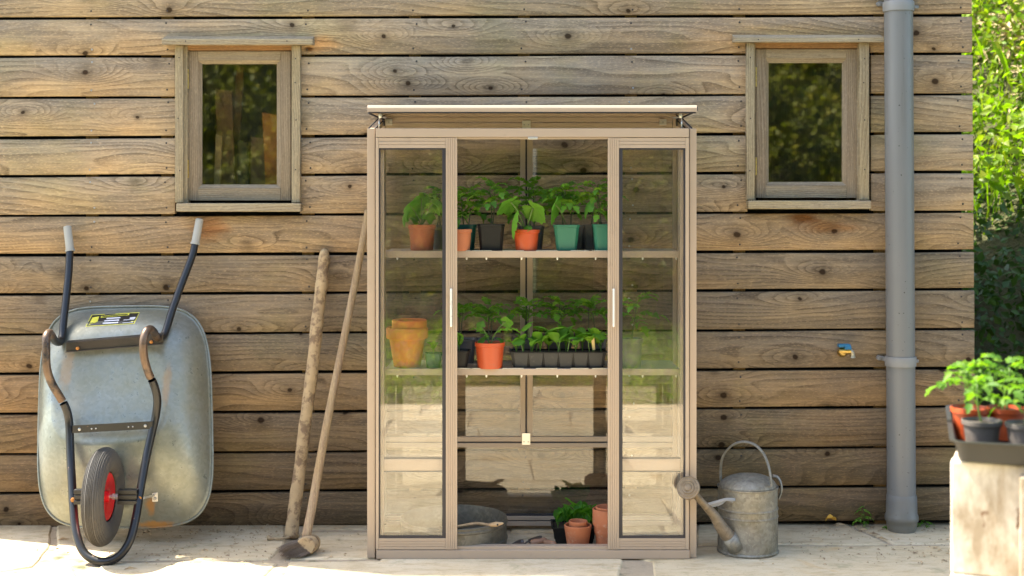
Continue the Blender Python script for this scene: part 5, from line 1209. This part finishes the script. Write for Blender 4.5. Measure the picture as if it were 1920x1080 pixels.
# ------------------------------------------------------------------ vegetation, as many small leaves
def leaves(name, pts, nrm_, size, mat, aspect=.6, jitter=.7, shape=6, fold=.25):
    """pts (n,3), one small folded leaf at each, turned roughly along nrm_"""
    n = len(pts); d = nrm_ + rng.normal(0, jitter, (n, 3)); d /= np.linalg.norm(d, axis=1, keepdims=True)
    a = np.cross(d, rng.normal(0, 1, (n, 3))); a /= np.linalg.norm(a, axis=1, keepdims=True); b = np.cross(d, a)
    s = size*rng.uniform(.55, 1.35, (n, 1))
    V = np.stack([pts - a*s*.5, pts - a*s*.05 + b*s*aspect*.5 + d*s*fold*.5, pts + a*s*.55, pts - a*s*.05 - b*s*aspect*.5 + d*s*fold*.5], 1).reshape(-1, 3)
    me = bpy.data.meshes.new(name); me.vertices.add(4*n); me.vertices.foreach_set('co', V.ravel().astype(np.float32))
    idx = (np.arange(n)[:, None]*4 + np.array([0, 1, 2, 0, 2, 3])).ravel().astype(np.int32)
    me.loops.add(6*n); me.loops.foreach_set('vertex_index', idx); me.polygons.add(2*n)
    me.polygons.foreach_set('loop_start', np.arange(0, 6*n, 3, dtype=np.int32)); me.polygons.foreach_set('loop_total', np.full(2*n, 3, np.int32))
    me.update(); me.validate(); me.materials.append(mat); o = bpy.data.objects.new(name, me); COL.objects.link(o); return o
def noise2(x, y, s, ph=0.):
    return (np.sin(x*s+ph)*np.cos(y*s*1.3+ph*2) + .5*np.sin(x*s*2.3+y*s*1.9+ph*3) + .3*np.cos(x*s*4.7-y*s*4.1+ph))/1.8
def bankz(x, y):
    return -.05 + np.clip((x-2.15)*.55 + (y-.2)*.62, 0, 7) * (1+.0*x) + .10*noise2(x, y, 2.1)*np.clip((x-2.3)+(y), 0, 1)
nx, ny = 60, 70; gx = np.linspace(2.05, 14, nx); gyv = np.linspace(.25, 16, ny); XX, YY = np.meshgrid(gx, gyv); ZZ = bankz(XX, YY)
ZZ[0, :] = -.07; ZZ[:, 0] = -.07
bk = G(); bk.v = [tuple(v) for v in np.stack([XX, YY, ZZ], -1).reshape(-1, 3)]; bk.f = [(j*nx+i, j*nx+i+1, (j+1)*nx+i+1, (j+1)*nx+i) for j in range(ny-1) for i in range(nx-1)]
bank = build('hillside', bk, M['bank'], None, smooth=True); bank['kind'] = 'structure'
def scatter_bank(n, xr, yr, lift):
    x = rng.uniform(*xr, n); y = rng.uniform(*yr, n); z = bankz(x, y); return x, y, z + rng.uniform(0, 1, n)**1.5*lift*(1+.8*noise2(x, y, 3.3, 1.))
x, y, z = scatter_bank(52000, (2.1, 6.2), (.4, 8.5), .34)
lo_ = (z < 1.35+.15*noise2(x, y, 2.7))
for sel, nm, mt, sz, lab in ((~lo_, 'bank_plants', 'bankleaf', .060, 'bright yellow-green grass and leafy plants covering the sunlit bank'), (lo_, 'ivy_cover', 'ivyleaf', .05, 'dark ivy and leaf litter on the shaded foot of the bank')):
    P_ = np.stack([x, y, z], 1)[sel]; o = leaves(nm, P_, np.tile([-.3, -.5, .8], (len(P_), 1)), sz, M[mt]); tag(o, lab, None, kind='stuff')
# tall blades on the lit bank
n = 7000; x, y, z = scatter_bank(n, (2.3, 6), (.8, 7.5), .0); bl = z > 1.15; x, y, z = x[bl], y[bl], z[bl]; n = len(x)
h_ = rng.uniform(.10, .32, n); dx, dy = rng.normal(0, .3, n)*h_, rng.normal(0, .3, n)*h_; wv = rng.uniform(.004, .009, n); an = rng.uniform(0, 3.14, n)
V = np.stack([np.stack([x-wv*np.cos(an), y-wv*np.sin(an), z], 1), np.stack([x+wv*np.cos(an), y+wv*np.sin(an), z], 1), np.stack([x+dx*.4+wv*.7, y+dy*.4, z+h_*.6], 1), np.stack([x+dx, y+dy, z+h_], 1)], 1).reshape(-1, 3)
me = bpy.data.meshes.new('tall_grass'); me.from_pydata(V.tolist(), [], [t for i in range(n) for t in ((4*i, 4*i+1, 4*i+2), (4*i, 4*i+2, 4*i+3))]); me.materials.append(M['bankleaf'])
o = bpy.data.objects.new('tall_grass', me); COL.objects.link(o); tag(o, 'long grass blades standing on the sunlit bank', None, kind='stuff')
# dry patch and a dead stem on the bank
n = 900; x = rng.normal(3.35, .18, n); y = rng.normal(3.0, .30, n); z = bankz(x, y)+rng.uniform(.05, .22, n); o = leaves('dry_litter', np.stack([x, y, z], 1), np.tile([-.2, -.5, .7], (n, 1)), .07, M['drygrass'], .25); tag(o, 'straw-coloured dead grass patch halfway up the bank', None, kind='stuff')
st = G().tube(spline([(2.85, 2.4, 1.25), (3.0, 2.6, 1.5), (3.25, 2.8, 1.8), (3.6, 3.0, 2.1)], 5), .006, 6)
tag(build('dead_stem', st, M['drygrass'], None, loc=(2.85, 2.4, 1.25)), 'long pale dead stem arching over the bank', 'stem')
def tree(name, label, base, H, crown, n, mat, size=.09, group=None, clumps=14, trunk_r=.09):
    t = thing(name, label, 'tree', base, group); b = Vector(base); cc = b+Vector((0, 0, H))
    g = G().tube(spline([b-Vector((0, 0, .3)), b.lerp(cc, .4)+Vector((.08, .05, 0)), cc], 5), [trunk_r*(1-.07*i) for i in range(11)], 10); cs = []
    for k in range(clumps):
        v = Vector((random.gauss(0, 1), random.gauss(0, 1), random.gauss(0, .8))).normalized()*random.uniform(.35, 1)
        c_ = cc + Vector((v.x*crown[0], v.y*crown[1], v.z*crown[2])); cs.append(c_)
        g.tube([b.lerp(cc, random.uniform(.5, .95)), cc.lerp(c_, .5)+Vector((0, 0, .1)), c_], [trunk_r*.35, trunk_r*.22, trunk_r*.08], 6)
    build('trunk', g, M['trunk'], t, smooth=True); ps = []; ns = []
    for c_ in cs:
        m = n//clumps; v = rng.normal(0, 1, (m, 3)); v /= np.linalg.norm(v, axis=1, keepdims=True); r__ = rng.uniform(.3, 1, (m, 1))**.5*min(crown)*random.uniform(.35, .6)
        ps.append(np.array(c_)+v*r__*np.array([1.2, 1.2, .8])); ns.append(v*.5+np.array([0, 0, .6]))
    o = leaves('crown', np.concatenate(ps), np.concatenate(ns), size, M[mat]); tag(o, kind='stuff'); o.parent = t; o.matrix_parent_inverse = Matrix.Translation(-b)
    return t
GT = 'trees beyond the bank'
tree('broadleaf_tree', 'shaded leafy tree directly above the bank at the corner of the shed', (3.6, 5.2, 2.6), 2.0, (1.5, 1.4, 1.3), 16000, 'treeleaf', .085, GT)
tree('broadleaf_tree', 'taller leafy tree to the right, cut by the picture edge', (5.4, 5.8, 3.4), 2.2, (1.6, 1.6, 1.5), 14000, 'treeleaf', .09, GT)
tree('broadleaf_tree', 'dark tree furthest back behind the bank', (4.4, 9.0, 5.2), 2.2, (2.6, 1.8, 2.2), 14000, 'treeleaf', .12, GT)
# the garden behind the camera, seen in the panes: lawn, hedge, shrubs, trees
n = 26000; x = rng.uniform(-9, 9, n); y = rng.uniform(-10.5, -4.4, n); z = -.05+rng.uniform(0, .12, n)
tag(leaves('lawn_grass', np.stack([x, y, z], 1), np.tile([0, 0, .6], (n, 1)), .09, M['bankleaf'], .3), 'sunlit grass beyond the paving, behind the camera', None, kind='stuff')
def hedge(x0, x1, y0, dep, H, n, mat, size, label, name):
    t = thing(name, label, 'hedge', ((x0+x1)/2, y0, 0)); core = G(); nxx = 24; rows = []
    for i in range(nxx+1):
        xx = x0+(x1-x0)*i/nxx; hh = H*(.86+.10*math.sin(i*1.7)+.05*math.sin(i*4.1)); rows.append([(xx, y0-.25, -.06), (xx, y0-.35, hh*.6), (xx, y0-dep*.5, hh*.9), (xx, y0-dep+.2, hh*.6), (xx, y0-dep, -.06)])
    core.grid(rows); core.add(rows[0], [(0, 1, 2, 3, 4)]); core.add(rows[-1], [(4, 3, 2, 1, 0)]); build('branches', core, M['ivyleaf'], t)
    x = rng.uniform(x0, x1, n); u = rng.uniform(0, 1, n); i = (x-x0)/(x1-x0)*nxx; hh = H*(.86+.10*np.sin(i*1.7)+.05*np.sin(i*4.1))
    z = u*hh; y = y0 - .3*u**3*dep + .22*noise2(x, z, 2.3) + .12*noise2(x, z, 6.1, 2) + rng.normal(0, .07, n)
    top = rng.uniform(0, 1, n) < .2; y = np.where(top, y0-rng.uniform(.1, .9, n)*dep, y); z = np.where(top, hh*.95+rng.normal(0, .12, n), z)
    o = leaves('foliage', np.stack([x, y, z], 1), np.tile([0, .5, .6], (n, 1)), size, M[mat]); tag(o, kind='stuff'); o.parent = t; o.matrix_parent_inverse = Matrix.Translation(-WLOC[t.name])
hedge(-9, 0.2, -10.2, 2.0, 4.9, 60000, 'hedgeleaf', .085, 'tall clipped hedge across the garden behind the camera, left part', 'garden_hedge')
hedge(.3, 10, -9.2, 2.0, 5.2, 70000, 'hedgeleaf', .08, 'tall loose hedge across the garden behind the camera, right part', 'garden_hedge')
tree('garden_tree', 'garden tree behind the hedge at the left, behind the camera', (-4.5, -13.5, 0), 4.6, (2.2, 2, 1.8), 9000, 'treeleaf', .16, 'trees behind the hedge', 10)
tree('garden_tree', 'garden tree behind the hedge at the right, behind the camera', (3.5, -13, 0), 4.9, (2.4, 2, 1.9), 9000, 'treeleaf', .16, 'trees behind the hedge', 10)
